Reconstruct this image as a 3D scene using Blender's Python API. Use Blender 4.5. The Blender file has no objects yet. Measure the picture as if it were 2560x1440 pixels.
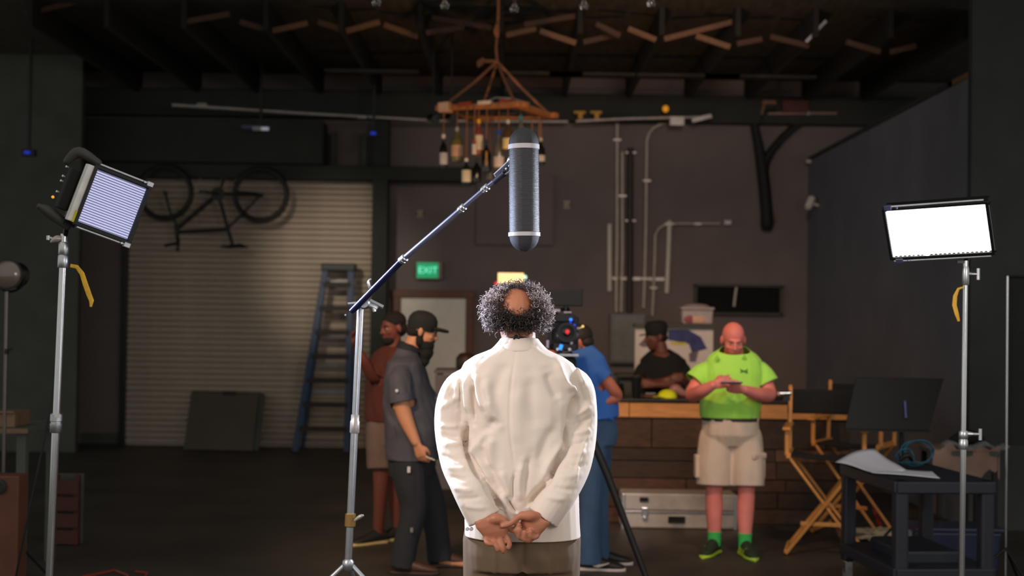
import bpy, bmesh, math, random
import numpy as np
from mathutils import Vector, Matrix
random.seed(7); np.random.seed(7)
C = bpy.context.scene.collection
SC = bpy.context.scene
PI = math.pi
V = Vector
# ---------------------------------------------------------------- camera
FPX = 3555.0; CAM_H = 1.75
pit = math.atan(70/FPX); rol = math.radians(0.8)
FW = V((0, math.cos(pit), math.sin(pit))); U0 = V((0, -math.sin(pit), math.cos(pit))); R0 = V((1, 0, 0))
IR = R0*math.cos(rol) + U0*math.sin(rol); IU = -R0*math.sin(rol) + U0*math.cos(rol)
cam = bpy.data.cameras.new('camera'); cam.lens = 36*FPX/2560; cam.sensor_width = 36; cam.clip_end = 200
co_ = bpy.data.objects.new('camera', cam); C.objects.link(co_); SC.camera = co_
co_.matrix_world = Matrix(((IR.x, IU.x, -FW.x, 0), (IR.y, IU.y, -FW.y, 0), (IR.z, IU.z, -FW.z, CAM_H), (0, 0, 0, 1)))
cam.dof.use_dof = True; cam.dof.focus_distance = 5.6; cam.dof.aperture_fstop = 2.2
def P(px, py, Y):                       # the point at distance Y seen at a pixel of the photograph
    d = IR*((px-1280)/FPX) + IU*((720-py)/FPX) + FW
    return V((0, 0, CAM_H)) + d*(Y/d.y)
# ---------------------------------------------------------------- world, lamps, exposure
SC.view_settings.view_transform = 'Standard'; SC.view_settings.look = 'None'
SC.view_settings.exposure = 0.0; SC.view_settings.gamma = 1.0; SC.view_settings.use_curve_mapping = False
w = bpy.data.worlds.new('world'); SC.world = w; w.use_nodes = True
w.node_tree.nodes['Background'].inputs[0].default_value = (0.99, 1.0, 0.93, 1)
w.node_tree.nodes['Background'].inputs[1].default_value = 0.5
def area(name, loc, aim, size, power, col, spread=180, parent=None):
    l = bpy.data.lights.new(name, 'AREA'); l.energy = power; l.color = col; l.spread = math.radians(spread)
    if isinstance(size, tuple): l.shape = 'RECTANGLE'; l.size, l.size_y = size
    else: l.shape = 'SQUARE'; l.size = size
    o = bpy.data.objects.new(name, l); C.objects.link(o); o.location = loc
    o.rotation_euler = (V(aim)-V(loc)).to_track_quat('-Z', 'Y').to_euler()
    return o
def spot(name, loc, aim, power, col, ang, blend=.6, r=.1):
    l = bpy.data.lights.new(name, 'SPOT'); l.energy = power; l.color = col; l.spot_size = math.radians(ang); l.spot_blend = blend; l.shadow_soft_size = r
    o = bpy.data.objects.new(name, l); C.objects.link(o); o.location = loc
    o.rotation_euler = (V(aim)-V(loc)).to_track_quat('-Z', 'Y').to_euler()
    return o
WARM = (1, .80, .62); TUNG = (1, .50, .20); COOL = (.72, .80, 1)
area('softbox_key', (-3.3, 2.9, 3.3), (0, 5.3, 1.25), .8, 14, (1, .88, .82), 60)
area('softbox_fill', (3.4, 0.5, 2.8), (0.4, 8, 1.0), 1.5, 24, (1, .86, .80), 90)
spot('roller_spot', (-3.6, 9.0, 4.5), (-2.2, 18.6, 2.3), 900, (1, .87, .70), 16, 1.0, .12)
spot('wall_wash', (1.6, 8.5, 4.5), (1.9, 18.7, 2.7), 330, (1, .79, .73), 54, .9, .3)
spot('tungsten_head', (-0.3, 7.6, 4.4), (0.9, 13.0, 0.9), 440, TUNG, 55, .8, .15)
spot('tungsten_uplight', (0.1, 10.6, 0.6), (0.6, 13.6, 4.2), 190, TUNG, 66, .8, .1)
spot('hair_light', (0.1, 3.4, 4.2), (0.02, 5.35, 1.84), 38, (1, .60, .32), 8, .8, .12)
spot('bar_fill_spot', (1.9, 6.6, 4.5), (1.75, 10.9, 0.9), 230, (1, .84, .76), 34, .9, .25)  # added unseen fill that brightens the figures and things by the bar
spot('grip_light', (-2.2, 6.4, 3.6), (-0.75, 9.7, 1.2), 460, (1, .66, .42), 40, .8, .15)
# ---------------------------------------------------------------- materials
def lin(c): return tuple((x/255/12.92 if x/255 <= .04045 else ((x/255+.055)/1.055)**2.4) for x in c)
MATS = {}
def mat(name, col, rough=.6, metal=0, noise=.12, scale=12, bump=0, bscale=60, emit=None, es=0, spec=.5, trans=0, alpha=1, stretch=None, sheen=0):
    if name in MATS: return MATS[name]
    m = bpy.data.materials.new(name); m.use_nodes = True; nt = m.node_tree; b = nt.nodes['Principled BSDF']
    c = lin(col)
    b.inputs['Roughness'].default_value = rough; b.inputs['Metallic'].default_value = metal
    b.inputs['Specular IOR Level'].default_value = spec
    b.inputs['Transmission Weight'].default_value = trans; b.inputs['Alpha'].default_value = alpha
    b.inputs['Sheen Weight'].default_value = sheen
    tc = nt.nodes.new('ShaderNodeTexCoord'); mp = nt.nodes.new('ShaderNodeMapping')
    nt.links.new(tc.outputs['Object'], mp.inputs['Vector'])
    if stretch: mp.inputs['Scale'].default_value = stretch
    if noise:
        n = nt.nodes.new('ShaderNodeTexNoise'); n.inputs['Scale'].default_value = scale; n.inputs['Detail'].default_value = 6
        nt.links.new(mp.outputs[0], n.inputs['Vector'])
        r = nt.nodes.new('ShaderNodeValToRGB'); r.color_ramp.elements[0].position = .3; r.color_ramp.elements[1].position = .7
        r.color_ramp.elements[0].color = tuple(x*(1-noise) for x in c)+(1,); r.color_ramp.elements[1].color = tuple(min(1, x*(1+noise)) for x in c)+(1,)
        nt.links.new(n.outputs['Fac'], r.inputs['Fac']); nt.links.new(r.outputs['Color'], b.inputs['Base Color'])
    else: b.inputs['Base Color'].default_value = c+(1,)
    if bump:
        n2 = nt.nodes.new('ShaderNodeTexNoise'); n2.inputs['Scale'].default_value = bscale; n2.inputs['Detail'].default_value = 4
        nt.links.new(mp.outputs[0], n2.inputs['Vector'])
        bp = nt.nodes.new('ShaderNodeBump'); bp.inputs['Strength'].default_value = bump; bp.inputs['Distance'].default_value = .004
        nt.links.new(n2.outputs['Fac'], bp.inputs['Height']); nt.links.new(bp.outputs[0], b.inputs['Normal'])
    if emit:
        b.inputs['Emission Color'].default_value = lin(emit)+(1,); b.inputs['Emission Strength'].default_value = es
    MATS[name] = m; return m
STEEL = mat('chrome_steel', (205, 205, 208), .18, 1, .05)
ALU = mat('satin_aluminium', (195, 196, 200), .35, 1, .08, 20)
ALUD = mat('case_aluminium', (178, 176, 176), .5, .35, .12, 14)
BLK = mat('black_plastic', (22, 23, 24), .45, 0, .1)
BLKM = mat('black_metal', (20, 20, 22), .35, .3, .1)
BLKF = mat('black_fabric', (20, 21, 21), .9, 0, .2, 30, .3, 300)
RUB = mat('rubber', (15, 15, 15), .8, 0, .1)
WALLM = mat('wall_paint', (126, 114, 110), .85, 0, .10, 1.6, .25, 30)
WALLD = mat('dark_wall_paint', (116, 115, 124), .8, 0, .10, 2, .2, 40)
DARKW = mat('black_paint', (82, 84, 76), .85, 0, .15, 3, .2, 20)
FLOORM = mat('dark_concrete', (66, 59, 52), .55, 0, .3, 1.2, .35, 12)
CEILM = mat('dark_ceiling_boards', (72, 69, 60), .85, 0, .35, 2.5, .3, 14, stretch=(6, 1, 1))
TIMB = mat('rough_timber', (128, 92, 66), .75, 0, .25, 10, .3, 40, stretch=(3, 3, 14))
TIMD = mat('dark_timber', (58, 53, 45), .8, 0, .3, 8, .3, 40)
SLAT = mat('roller_slat_steel', (188, 170, 152), .55, .1, .08, 3)
# ---------------------------------------------------------------- mesh helpers
class MB:
    def __init__(s): s.v = []; s.f = []
    def add(s, vs, fs):
        o = len(s.v); s.v += [V(x) for x in vs]; s.f += [tuple(i+o for i in f) for f in fs]; return s
    def box(s, c, size, R=None, taper=1):
        c = V(c); R = R or Matrix.Identity(3); x, y, z = [q/2 for q in size]; vs = []
        for k in (-1, 1):
            t = taper if k > 0 else 1
            for (i, j) in ((-1, -1), (1, -1), (1, 1), (-1, 1)): vs.append(c + R @ V((i*x*t, j*y*t, k*z)))
        return s.add(vs, [(3, 2, 1, 0), (4, 5, 6, 7), (0, 1, 5, 4), (1, 2, 6, 5), (2, 3, 7, 6), (3, 0, 4, 7)])
    def beam(s, p0, p1, w, h, up=V((0, 0, 1))):
        p0 = V(p0); p1 = V(p1); d = (p1-p0); L = d.length; d.normalize()
        x = d.cross(up)
        if x.length < 1e-4: x = d.cross(V((0, 1, 0)))
        x.normalize(); z = x.cross(d)
        R = Matrix((x, d, z)).transposed()
        return s.box((p0+p1)/2, (w, L, h), R)
    def quad(s, pts, th, n):
        n = V(n).normalized()*th; k = len(pts); pts = [V(p) for p in pts]
        vs = pts + [p+n for p in pts]
        fs = [tuple(range(k))[::-1], tuple(range(k, 2*k))] + [(i, (i+1) % k, k+(i+1) % k, k+i) for i in range(k)]
        return s.add(vs, fs)
    def tube(s, pts, r, n=10, cap=True, closed=False):
        pts = [V(p) for p in pts]; k = len(pts); rr = r if isinstance(r, (list, tuple)) else [r]*k
        T = []
        for i in range(k):
            a = pts[(i-1) % k] if (closed or i > 0) else pts[i]; b = pts[(i+1) % k] if (closed or i < k-1) else pts[i]
            t = (b-a); T.append(t.normalized() if t.length > 1e-9 else V((0, 0, 1)))
        nx = T[0].orthogonal().normalized(); vs = []
        for i in range(k):
            nx = (nx - T[i]*nx.dot(T[i]));
            nx = nx.normalized() if nx.length > 1e-6 else T[i].orthogonal().normalized()
            by = T[i].cross(nx)
            for j in range(n):
                a = 2*PI*j/n; vs.append(pts[i] + (nx*math.cos(a)+by*math.sin(a))*rr[i])
        fs = []
        for i in range(k if closed else k-1):
            q = (i+1) % k
            for j in range(n): fs.append((i*n+j, i*n+(j+1) % n, q*n+(j+1) % n, q*n+j))
        if cap and not closed: fs += [tuple(range(n))[::-1], tuple(range((k-1)*n, k*n))]
        return s.add(vs, fs)
    def cyl(s, p0, p1, r0, r1=None, n=16): return s.tube([p0, p1], [r0, r0 if r1 is None else r1], n)
    def lathe(s, c, prof, axis=(0, 0, 1), n=20):     # prof: (radius, height along the axis)
        c = V(c); a = V(axis).normalized()
        return s.tube([c + a*h + a*(1e-5*i) for i, (r, h) in enumerate(prof)], [max(r, 1e-4) for r, h in prof], n) if False else s._lathe(c, prof, a, n)
    def _lathe(s, c, prof, a, n):
        x = a.orthogonal().normalized(); y = a.cross(x); vs = []; k = len(prof)
        for (r, h) in prof:
            for j in range(n):
                t = 2*PI*j/n; vs.append(c + a*h + (x*math.cos(t)+y*math.sin(t))*max(r, 1e-5))
        fs = [(i*n+j, i*n+(j+1) % n, (i+1)*n+(j+1) % n, (i+1)*n+j) for i in range(k-1) for j in range(n)]
        fs += [tuple(range(n))[::-1], tuple(range((k-1)*n, k*n))]
        return s.add(vs, fs)
    def ell(s, c, rad, R=None, n=16, m=10):
        c = V(c); R = R or Matrix.Identity(3); vs = []; fs = []
        for i in range(m+1):
            ph = PI*i/m
            for j in range(n):
                t = 2*PI*j/n
                vs.append(c + R @ V((rad[0]*math.sin(ph)*math.cos(t), rad[1]*math.sin(ph)*math.sin(t), rad[2]*math.cos(ph))))
        for i in range(m):
            for j in range(n): fs.append((i*n+j, (i+1)*n+j, (i+1)*n+(j+1) % n, i*n+(j+1) % n))
        return s.add(vs, fs)
    def loft(s, rings, n=24, p=2.0):                 # rings: (centre, a, b) ellipse half axes; p>2 squares it off
        vs = []; k = len(rings)
        for (c, a, b) in rings:
            for j in range(n):
                t = 2*PI*j/n; ct, st = math.cos(t), math.sin(t)
                ct = math.copysign(abs(ct)**(2/p), ct); st = math.copysign(abs(st)**(2/p), st)
                vs.append(V(c) + V(a)*ct + V(b)*st)
        fs = [(i*n+j, i*n+(j+1) % n, (i+1)*n+(j+1) % n, (i+1)*n+j) for i in range(k-1) for j in range(n)]
        fs += [tuple(range(n))[::-1], tuple(range((k-1)*n, k*n))]
        return s.add(vs, fs)
    def limb(s, pts, rad, n=14, sub=5, flat=False):              # smooth tapered tube with round ends
        pts = [V(p) for p in pts]; k = len(pts); out = []; rr = []
        def cr(a, b, c, d, t): return .5*((2*b)+(c-a)*t+(2*a-5*b+4*c-d)*t*t+(3*b-a-3*c+d)*t**3)
        for i in range(k-1):
            a, b, c, d = pts[max(i-1, 0)], pts[i], pts[i+1], pts[min(i+2, k-1)]
            ra, rb, rc, rd = rad[max(i-1, 0)], rad[i], rad[i+1], rad[min(i+2, k-1)]
            for q in range(sub): out.append(cr(a, b, c, d, q/sub)); rr.append(cr(ra, rb, rc, rd, q/sub))
        out.append(pts[-1]); rr.append(rad[-1])
        d0 = (out[0]-out[1]).normalized(); d1 = (out[-1]-out[-2]).normalized()
        pre = [(out[0]+d0*rr[0]*math.sin(t), rr[0]*math.cos(t)) for t in (1.45, 1.1, .7, .35)]
        post = [] if flat else [(out[-1]+d1*rr[-1]*math.sin(t), rr[-1]*math.cos(t)) for t in (.35, .7, 1.1, 1.45)]
        pp = [p for p, _ in pre]+out+[p for p, _ in post]; rr = [r for _, r in pre]+rr+[r for _, r in post]
        return s.tube(pp, rr, n)
    def mesh(s, name, org=None):
        o = V(org) if org is not None else V((0, 0, 0))
        me = bpy.data.meshes.new(name); me.from_pydata([tuple(v-o) for v in s.v], [], s.f); me.update(); return me
    def build(s, name, m, parent=None, smooth=False, bevel=0, kind=None, org=None):
        if org is None: org = wloc(parent) if parent else V((0, 0, 0))
        return link(name, s.mesh(name, org), m, parent, smooth, bevel, kind)
def wloc(o):
    p = V((0, 0, 0))
    while o: p = p + o.location; o = o.parent
    return p
def link(name, me, m, parent=None, smooth=False, bevel=0, kind=None):
    bm = bmesh.new(); bm.from_mesh(me); bmesh.ops.recalc_face_normals(bm, faces=bm.faces); bm.to_mesh(me); bm.free()
    o = bpy.data.objects.new(name, me); C.objects.link(o)
    if m: me.materials.append(m)
    if smooth:
        me.polygons.foreach_set('use_smooth', [True]*len(me.polygons))
        if smooth != 'all': me.set_sharp_from_angle(angle=math.radians(40))
    if bevel:
        b = o.modifiers.new('bevel', 'BEVEL'); b.width = bevel; b.segments = 2; b.limit_method = 'ANGLE'
    if parent: o.parent = parent
    if kind: o['kind'] = kind
    return o
def thing(name, label, cat, loc=(0, 0, 0), group=None):
    o = bpy.data.objects.new(name, None); C.objects.link(o); o.location = loc; o.empty_display_size = .1
    return tag(o, label, cat, group)
def tag(o, label, cat, group=None):
    o['label'] = label; o['category'] = cat
    if group: o['group'] = group
    return o
def struct(name, mb, m, parent=None, smooth=False, bevel=0):
    o = mb.build(name, m, parent, smooth, bevel)
    if not parent: o['kind'] = 'structure'
    return o
def dup(root, loc, label=None, rotz=None):
    r = root.copy(); C.objects.link(r); r.location = loc
    if rotz is not None: r.rotation_euler.z = rotz
    if label: r['label'] = label
    for ch in list(root.children):
        c = ch.copy(); C.objects.link(c); c.parent = r
        for g in list(ch.children):
            d = g.copy(); C.objects.link(d); d.parent = c
    return r
def remesh(mb, voxel, it=4, fac=.5):
    me = mb.mesh('tmp'); o = bpy.data.objects.new('tmp', me); C.objects.link(o)
    r = o.modifiers.new('r', 'REMESH'); r.mode = 'VOXEL'; r.voxel_size = voxel
    if it: sm = o.modifiers.new('s', 'SMOOTH'); sm.factor = fac; sm.iterations = it
    dg = bpy.context.evaluated_depsgraph_get()
    out = bpy.data.meshes.new_from_object(o.evaluated_get(dg))
    bpy.data.objects.remove(o); bpy.data.meshes.remove(me); return out
def body(name, mb, m, loc, voxel=.006, it=4, parent=None):
    me = remesh(mb, voxel, it); n = len(me.vertices); co = np.empty(n*3); me.vertices.foreach_get('co', co)
    co = co.reshape(-1, 3) - np.array(loc); me.vertices.foreach_set('co', co.ravel())
    o = link(name, me, m, parent, 'all')
    if not parent: o.location = loc
    return o
def wrinkle(co, no, amp, freq=14, seed=0, aniso=(1, 1, .45)):
    rs = np.random.RandomState(seed); d = np.zeros(len(co)); q = co*np.array(aniso)
    wp = np.stack([np.sin(q@rs.normal(size=3)*freq*.5+rs.rand()*6) for _ in range(3)], 1)*.05
    for k in range(7):
        kv = rs.normal(size=3); kv /= np.linalg.norm(kv); f = freq*(.6+1.6*rs.rand())
        s = np.sin((q+wp)@kv*f+rs.rand()*6.28); d += (1-np.abs(s))**2 * (1 if k % 2 else -1)
    return co + no*(d/4*amp)[:, None]
def garment(name, mb, m, parent, cuts=(), voxel=.007, it=4, amp=.006, freq=16, seed=0, th=.004, fold=None, aniso=(1, 1, .45)):
    me = remesh(mb, voxel, it); n = len(me.vertices)
    co = np.empty(n*3); me.vertices.foreach_get('co', co); co = co.reshape(-1, 3)
    no = np.empty(n*3); me.vertices.foreach_get('normal', no); no = no.reshape(-1, 3)
    if amp: co = wrinkle(co, no, amp, freq, seed, aniso)
    if fold: co = fold(co, no)
    me.vertices.foreach_set('co', co.ravel()); me.update()
    bm = bmesh.new(); bm.from_mesh(me); dead = []
    cuts = [(V(c[0]), V(c[1]).normalized(), c[2], c[3] if len(c) > 3 else 9) for c in cuts]
    for f in bm.faces:
        c = f.calc_center_median()
        for p, d, r, dep in cuts:
            e = c-p
            if 0 < e.dot(d) < dep and e.length < r: dead.append(f); break
    bmesh.ops.delete(bm, geom=dead, context='FACES')
    # keep only the largest shell
    bm.faces.ensure_lookup_table(); seen = set(); best_ = []
    for f0 in bm.faces:
        if f0.index in seen: continue
        comp = [f0]; seen.add(f0.index); st = [f0]
        while st:
            f = st.pop()
            for e in f.edges:
                for g in e.link_faces:
                    if g.index not in seen: seen.add(g.index); comp.append(g); st.append(g)
        if len(comp) > len(best_): best_ = comp
    keepf = set(f.index for f in best_)
    bmesh.ops.delete(bm, geom=[f for f in bm.faces if f.index not in keepf], context='FACES')
    bm.verts.ensure_lookup_table()
    if cuts:                                   # snap the border to the cutting planes
        for v in bm.verts:
            if v.is_boundary:
                best = min(cuts, key=lambda c: abs((v.co-c[0]).dot(c[1])) + (0 if (v.co-c[0]).length < c[2] else 9))
                k = (v.co-best[0]).dot(best[1])
                if abs(k) < voxel*2: v.co -= best[1]*k
    org = wloc(parent); bmesh.ops.translate(bm, verts=bm.verts, vec=-org)
    bm.to_mesh(me); bm.free()
    o = link(name, me, m, parent, 'all')
    s = o.modifiers.new('thick', 'SOLIDIFY'); s.thickness = th; s.offset = -1
    return o
def sleeve(mb, pts, rad, n=18, sub=5):           # open-ended tube: returns the cut that opens its end
    mb.limb(pts, rad, n, sub, True); d = (V(pts[-1])-V(pts[-2])).normalized()
    return (V(pts[-1])-d*.010, d, rad[-1]*1.3, .05)
def text(name, body_, p, size, m, R, parent, ext=.002, align='CENTER'):
    cu = bpy.data.curves.new(name, 'FONT'); cu.body = body_; cu.size = size; cu.extrude = ext; cu.align_x = align; cu.align_y = 'CENTER'
    t = bpy.data.objects.new(name, cu); C.objects.link(t)
    dg = bpy.context.evaluated_depsgraph_get(); me = bpy.data.meshes.new_from_object(t.evaluated_get(dg)); bpy.data.objects.remove(t)
    me.transform(Matrix.Translation(V(p)-wloc(parent)) @ R.to_4x4()); me.materials.clear()
    return link(name, me, m, parent)
RF = Matrix(((1, 0, 0), (0, 0, -1), (0, 1, 0)))     # text standing up, facing the viewer (-Y)
# ================================================================ THE ROOM
YB = 18.7
struct('floor', MB().box((0, 8, -.05), (26, 24, .1)), FLOORM)
struct('wall_back', MB().box((0, YB+.1, 2.9), (20, .2, 5.8)), WALLM)
XR = P(2018, 700, YB).x
wr = struct('wall_right', MB().box((XR+.07, (12.15+YB)/2, 1.92), (.14, YB-12.15, 3.84)), WALLD)
MB().box((XR+.07, 12.42, 3.87), (.16, .5, .05)).build('cap_board', TIMB, wr, bevel=.004)
MB().box((XR+.07, 15.7, 3.87), (.16, 6.3, .05)).build('cap_board', TIMD, wr, bevel=.004)  # darker timber stands in for light reaching only the near end
struct('shade_wall_end', MB().box((XR+3.0, 12.09, 2.9), (6.0, .1, 5.8)), mat('opening_shade_black', (62, 63, 62), .85, 0, .15, 3, .2, 20))  # added black sheet standing in for the dark opening past the partition
struct('shade_wall_left', MB().box((-8.35, 17.6, 2.9), (6.0, .12, 5.8)), DARKW)  # added dark sheet standing in for shadow over the back wall's left end
# dark baseboard under the back wall
x0, x1 = P(200, 1090, YB).x, P(740, 1090, YB).x
struct('baseboard_back', MB().box(((x0+XR)/2, YB-.02, .07), (XR-x0-.05, .03, .14)), DARKW, bevel=.004)
# ceiling with joists and timber bridging
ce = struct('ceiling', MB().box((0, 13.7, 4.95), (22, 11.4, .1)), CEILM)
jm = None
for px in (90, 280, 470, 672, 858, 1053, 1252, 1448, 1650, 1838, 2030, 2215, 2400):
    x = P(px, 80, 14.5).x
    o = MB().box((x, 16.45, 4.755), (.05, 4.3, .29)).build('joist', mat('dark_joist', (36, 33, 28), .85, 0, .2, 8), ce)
TIMD2 = mat('shaded_timber', (84, 60, 46), .8, 0, .25, 10, .3, 40, stretch=(3, 3, 14))  # darker copy of the timber, shade put into the dim braces
br = [(462, 55, 575, 35), (600, 55, 660, 72), (678, 78, 770, 58), (795, 55, 850, 72), (865, 78, 950, 55), (960, 62, 1045, 92), (1065, 82, 1160, 68),
      (1080, 45, 1230, 70), (1265, 88, 1340, 72), (1350, 78, 1440, 108), (1310, 62, 1440, 40), (1458, 106, 1550, 85), (1490, 60, 1550, 90), (1570, 72, 1640, 100),
      (1660, 98, 1832, 55), (1740, 90, 1825, 118), (1842, 110, 1905, 98), (1925, 92, 2022, 115), (2115, 105, 2200, 130), (2225, 130, 2290, 115), (65, 35, 190, 5)]
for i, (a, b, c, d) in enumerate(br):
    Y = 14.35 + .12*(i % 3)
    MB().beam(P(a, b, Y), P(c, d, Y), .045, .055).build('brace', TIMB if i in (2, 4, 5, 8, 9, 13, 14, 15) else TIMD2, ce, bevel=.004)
MB().beam(P(2015, 105, 14.4), P(2065, 52, 14.4), .02, .03).build('brace', ALUD, ce)
# boards across the far joists, dimly lit
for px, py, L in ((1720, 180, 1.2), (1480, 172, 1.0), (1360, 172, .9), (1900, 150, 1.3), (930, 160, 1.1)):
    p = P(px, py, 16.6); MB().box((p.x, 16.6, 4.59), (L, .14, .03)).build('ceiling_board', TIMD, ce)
TRIMM = mat('black_steel_paint', (52, 54, 48), .8, 0, .15, 3, .2, 20)
# dark wall plate along the top of the back wall
struct('trim_1', MB().box((.6, YB-.12, P(1500, 275, YB).z), (14, .22, .36)), TRIMM, bevel=.01)
# black steel lintel above the roller door and steel column beside it
za, zb = P(600, 447, 18.4).z, P(600, 412, 18.4).z
x1 = P(1190, 430, 18.4).x
struct('trim_2', MB().box(((-8+x1)/2, 18.45, (za+zb)/2), (x1+8, .3, zb-za)), TRIMM, bevel=.01)
xc = P(949, 700, 18.4).x
struct('trim_3', MB().box((xc, 18.42, za/2), (.2, .3, za)).box((xc, 18.42, zb+.3), (.2, .3, .6)), TRIMM, bevel=.008)
zt = P(600, 325, 18.4).z
struct('trim_4', MB().box(((-8+P(815, 370, 18.4).x)/2, 18.35, (zb+zt)/2+.05), (P(815, 370, 18.4).x+8, .4, zt-zb+.1)), TRIMM, bevel=.02)
for px in (835, 912, 970):
    MB().box((P(px, 370, 18.5).x, 18.5, (zb+zt)/2), (.06, .1, zt-zb)).build('hanger', DARKW, bpy.data.objects['trim_4'])
# roller door: every slat a piece
xl, xr_ = P(318, 800, 18.6).x, P(928, 800, 18.6).x
d1 = struct('door_1', MB().box(((xl+xr_)/2, 18.64, (za)/2), (xr_-xl, .02, za)), SLAT)
pitch = .0765; prof = [(0, 0), (.012, .004), (.026, .018), (.026, .052), (.012, .068), (0, .0755)]
mb = MB(); W = xr_-xl
vs = [(sx*W/2, -y, z) for sx in (-1, 1) for (y, z) in prof]; k = len(prof)
mb.add(vs, [(i, i+1, k+i+1, k+i) for i in range(k-1)] + [tuple(range(k))[::-1], tuple(range(k, 2*k)), (0, k, 2*k-1, k-1)])
sm = mb.mesh('slat'); sm.materials.append(SLAT)
for i in range(int(za/pitch)):
    o = bpy.data.objects.new('slat', sm); C.objects.link(o); o.parent = d1; o.location = ((xl+xr_)/2, 18.63, .02+i*pitch)
for x in (xl-.03, xr_+.03): MB().box((x, 18.6, za/2), (.07, .1, za)).build('guide_rail', BLKM, d1)
# white door with brown frame
a, b = P(1003, 740, YB), P(1166, 740, YB); zt = a.z-.02
d2 = struct('door_2', MB().box(((a.x+b.x)/2, YB-.03, zt/2), (b.x-a.x, .05, zt)), mat('white_door_paint', (240, 234, 220), .5, 0, .04), bevel=.004)
FR = mat('brown_door_frame', (104, 58, 36), .5, 0, .25, 10, .2, 40, stretch=(4, 4, 1))
w_ = .1
MB().box((a.x-w_/2, YB-.05, (zt+w_)/2), (w_, .1, zt+w_)).build('door_jamb', FR, d2, bevel=.006)
MB().box((b.x+w_/2, YB-.05, (zt+w_)/2), (w_, .1, zt+w_)).build('door_jamb', FR, d2, bevel=.006)
MB().box(((a.x+b.x)/2, YB-.052, zt+w_/2), (b.x-a.x+2*w_+.04, .11, w_)).build('door_head', FR, d2, bevel=.006)
MB().lathe((b.x-.08, YB-.06, 1.0), [(.03, 0), (.03, .01), (.012, .012), (.012, .05), (.028, .055), (.03, .075), (.02, .09)], (0, -1, 0)).build('door_knob', STEEL, d2, smooth=True)
# shallow boarded panel on the wall
a, b = P(1192, 438, YB), P(1382, 615, YB)
pn = MB().box(((a.x+b.x)/2, YB-.04, (a.z+b.z)/2), (b.x-a.x, .08, a.z-b.z)).build('wall_access_panel', WALLM, bevel=.006)
pn.location = (0, 0, 0); tag(pn, 'painted square access panel on the back wall behind the microphone', 'panel')
# long pipes under the roof
def pipe(name, pts, r, m, label, cat='pipe', parts=()):
    t = thing(name, label, cat, pts[0]); MB().tube(pts, r, 10).build('tube', m, t, smooth=True); return t
GALV = mat('galvanised_steel', (190, 182, 174), .42, .5, .15, 12)
t = pipe('conduit_pipe', [P(430, 262, 17.4), P(760, 283, 17.8), P(1100, 302, 18.3), P(1420, 304, 18.4)], .022, GALV, 'long thin conduit sloping along the ceiling from the dark left side')
for px, py, Y in ((505, 262, 17.5), (905, 293, 18.0), (1085, 300, 18.25)): MB().box(P(px, py, Y), (.12, .04, .03)).build('coupling', GALV, t)
t = pipe('conduit_pipe', [P(1440, 303, 18.3), P(1560, 297, 18.3), P(1780, 292, 18.3)], .022, GALV, 'horizontal conduit along the wall top above the vertical pipes')
MB().box(P(1692, 303, 18.3), (.19, .08, .12)).build('junction_box', GALV, t, bevel=.006)
MB().beam(P(1730, 302, 18.2), P(1778, 290, 18.2), .05, .05).build('elbow', GALV, t)
t = pipe('conduit_pipe', [P(1920, 284, 18.45), P(2000, 283, 18.45), P(2092, 283, 18.45)], .02, mat('pinkish_pipe', (176, 140, 130), .5, .3), 'short pale pipe under the roof above the black duct')
MB().box(P(2020, 283, 18.45), (.03, .05, .05)).build('clamp', GALV, t)
# yellow beam clamps, amber bulb, small roof fixtures
YEL = mat('yellow_paint', (212, 160, 40), .5, 0, .15)
for i, (px, lab) in enumerate(((1449, 'yellow steel bracket under the roof edge, nearer the chandelier'), (1490, 'yellow steel bracket under the roof edge, nearer the curved conduit'))):
    t = thing('roof_bracket', lab, 'bracket', P(px, 287, 18.3)); p = P(px, 287, 18.3)
    MB().box(p+V((0, 0, .03)), (.15, .05, .035)).build('flange', YEL, t, bevel=.004); MB().box(p+V((.01, 0, -.02)), (.06, .05, .08)).build('web', YEL, t, bevel=.004)
p = P(1664, 272, 18.2); t = thing('amber_lamp', 'tiny amber lamp hanging at the wall top above the curved conduit', 'lamp', p)
MB().ell(p, (.04, .04, .045)).build('bulb', mat('amber_glass', (230, 160, 40), .3, 0, 0, emit=(230, 150, 40), es=.5), t, smooth=True); MB().cyl(p+V((0, 0, .04)), p+V((0, 0, .12)), .018).build('socket', BLK, t)
p = P(1922, 257, 17.8); t = thing('roof_hook', 'orange wooden block hanging under the roof right of the duct', 'bracket', p)
MB().box(p, (.17, .1, .05)).build('block', TIMB, t, bevel=.006); MB().beam(p+V((-.06, 0, -.02)), p+V((-.09, 0, -.15)), .04, .03).build('strap', TIMB, t)
p = P(1985, 268, 18.48); tag(MB().box(p, (.34, .22, .16)).build('red_junction_box', mat('dull_red_paint', (92, 42, 36), .6), bevel=.01), 'dull red metal box under the roof right of the duct', 'box')
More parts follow.
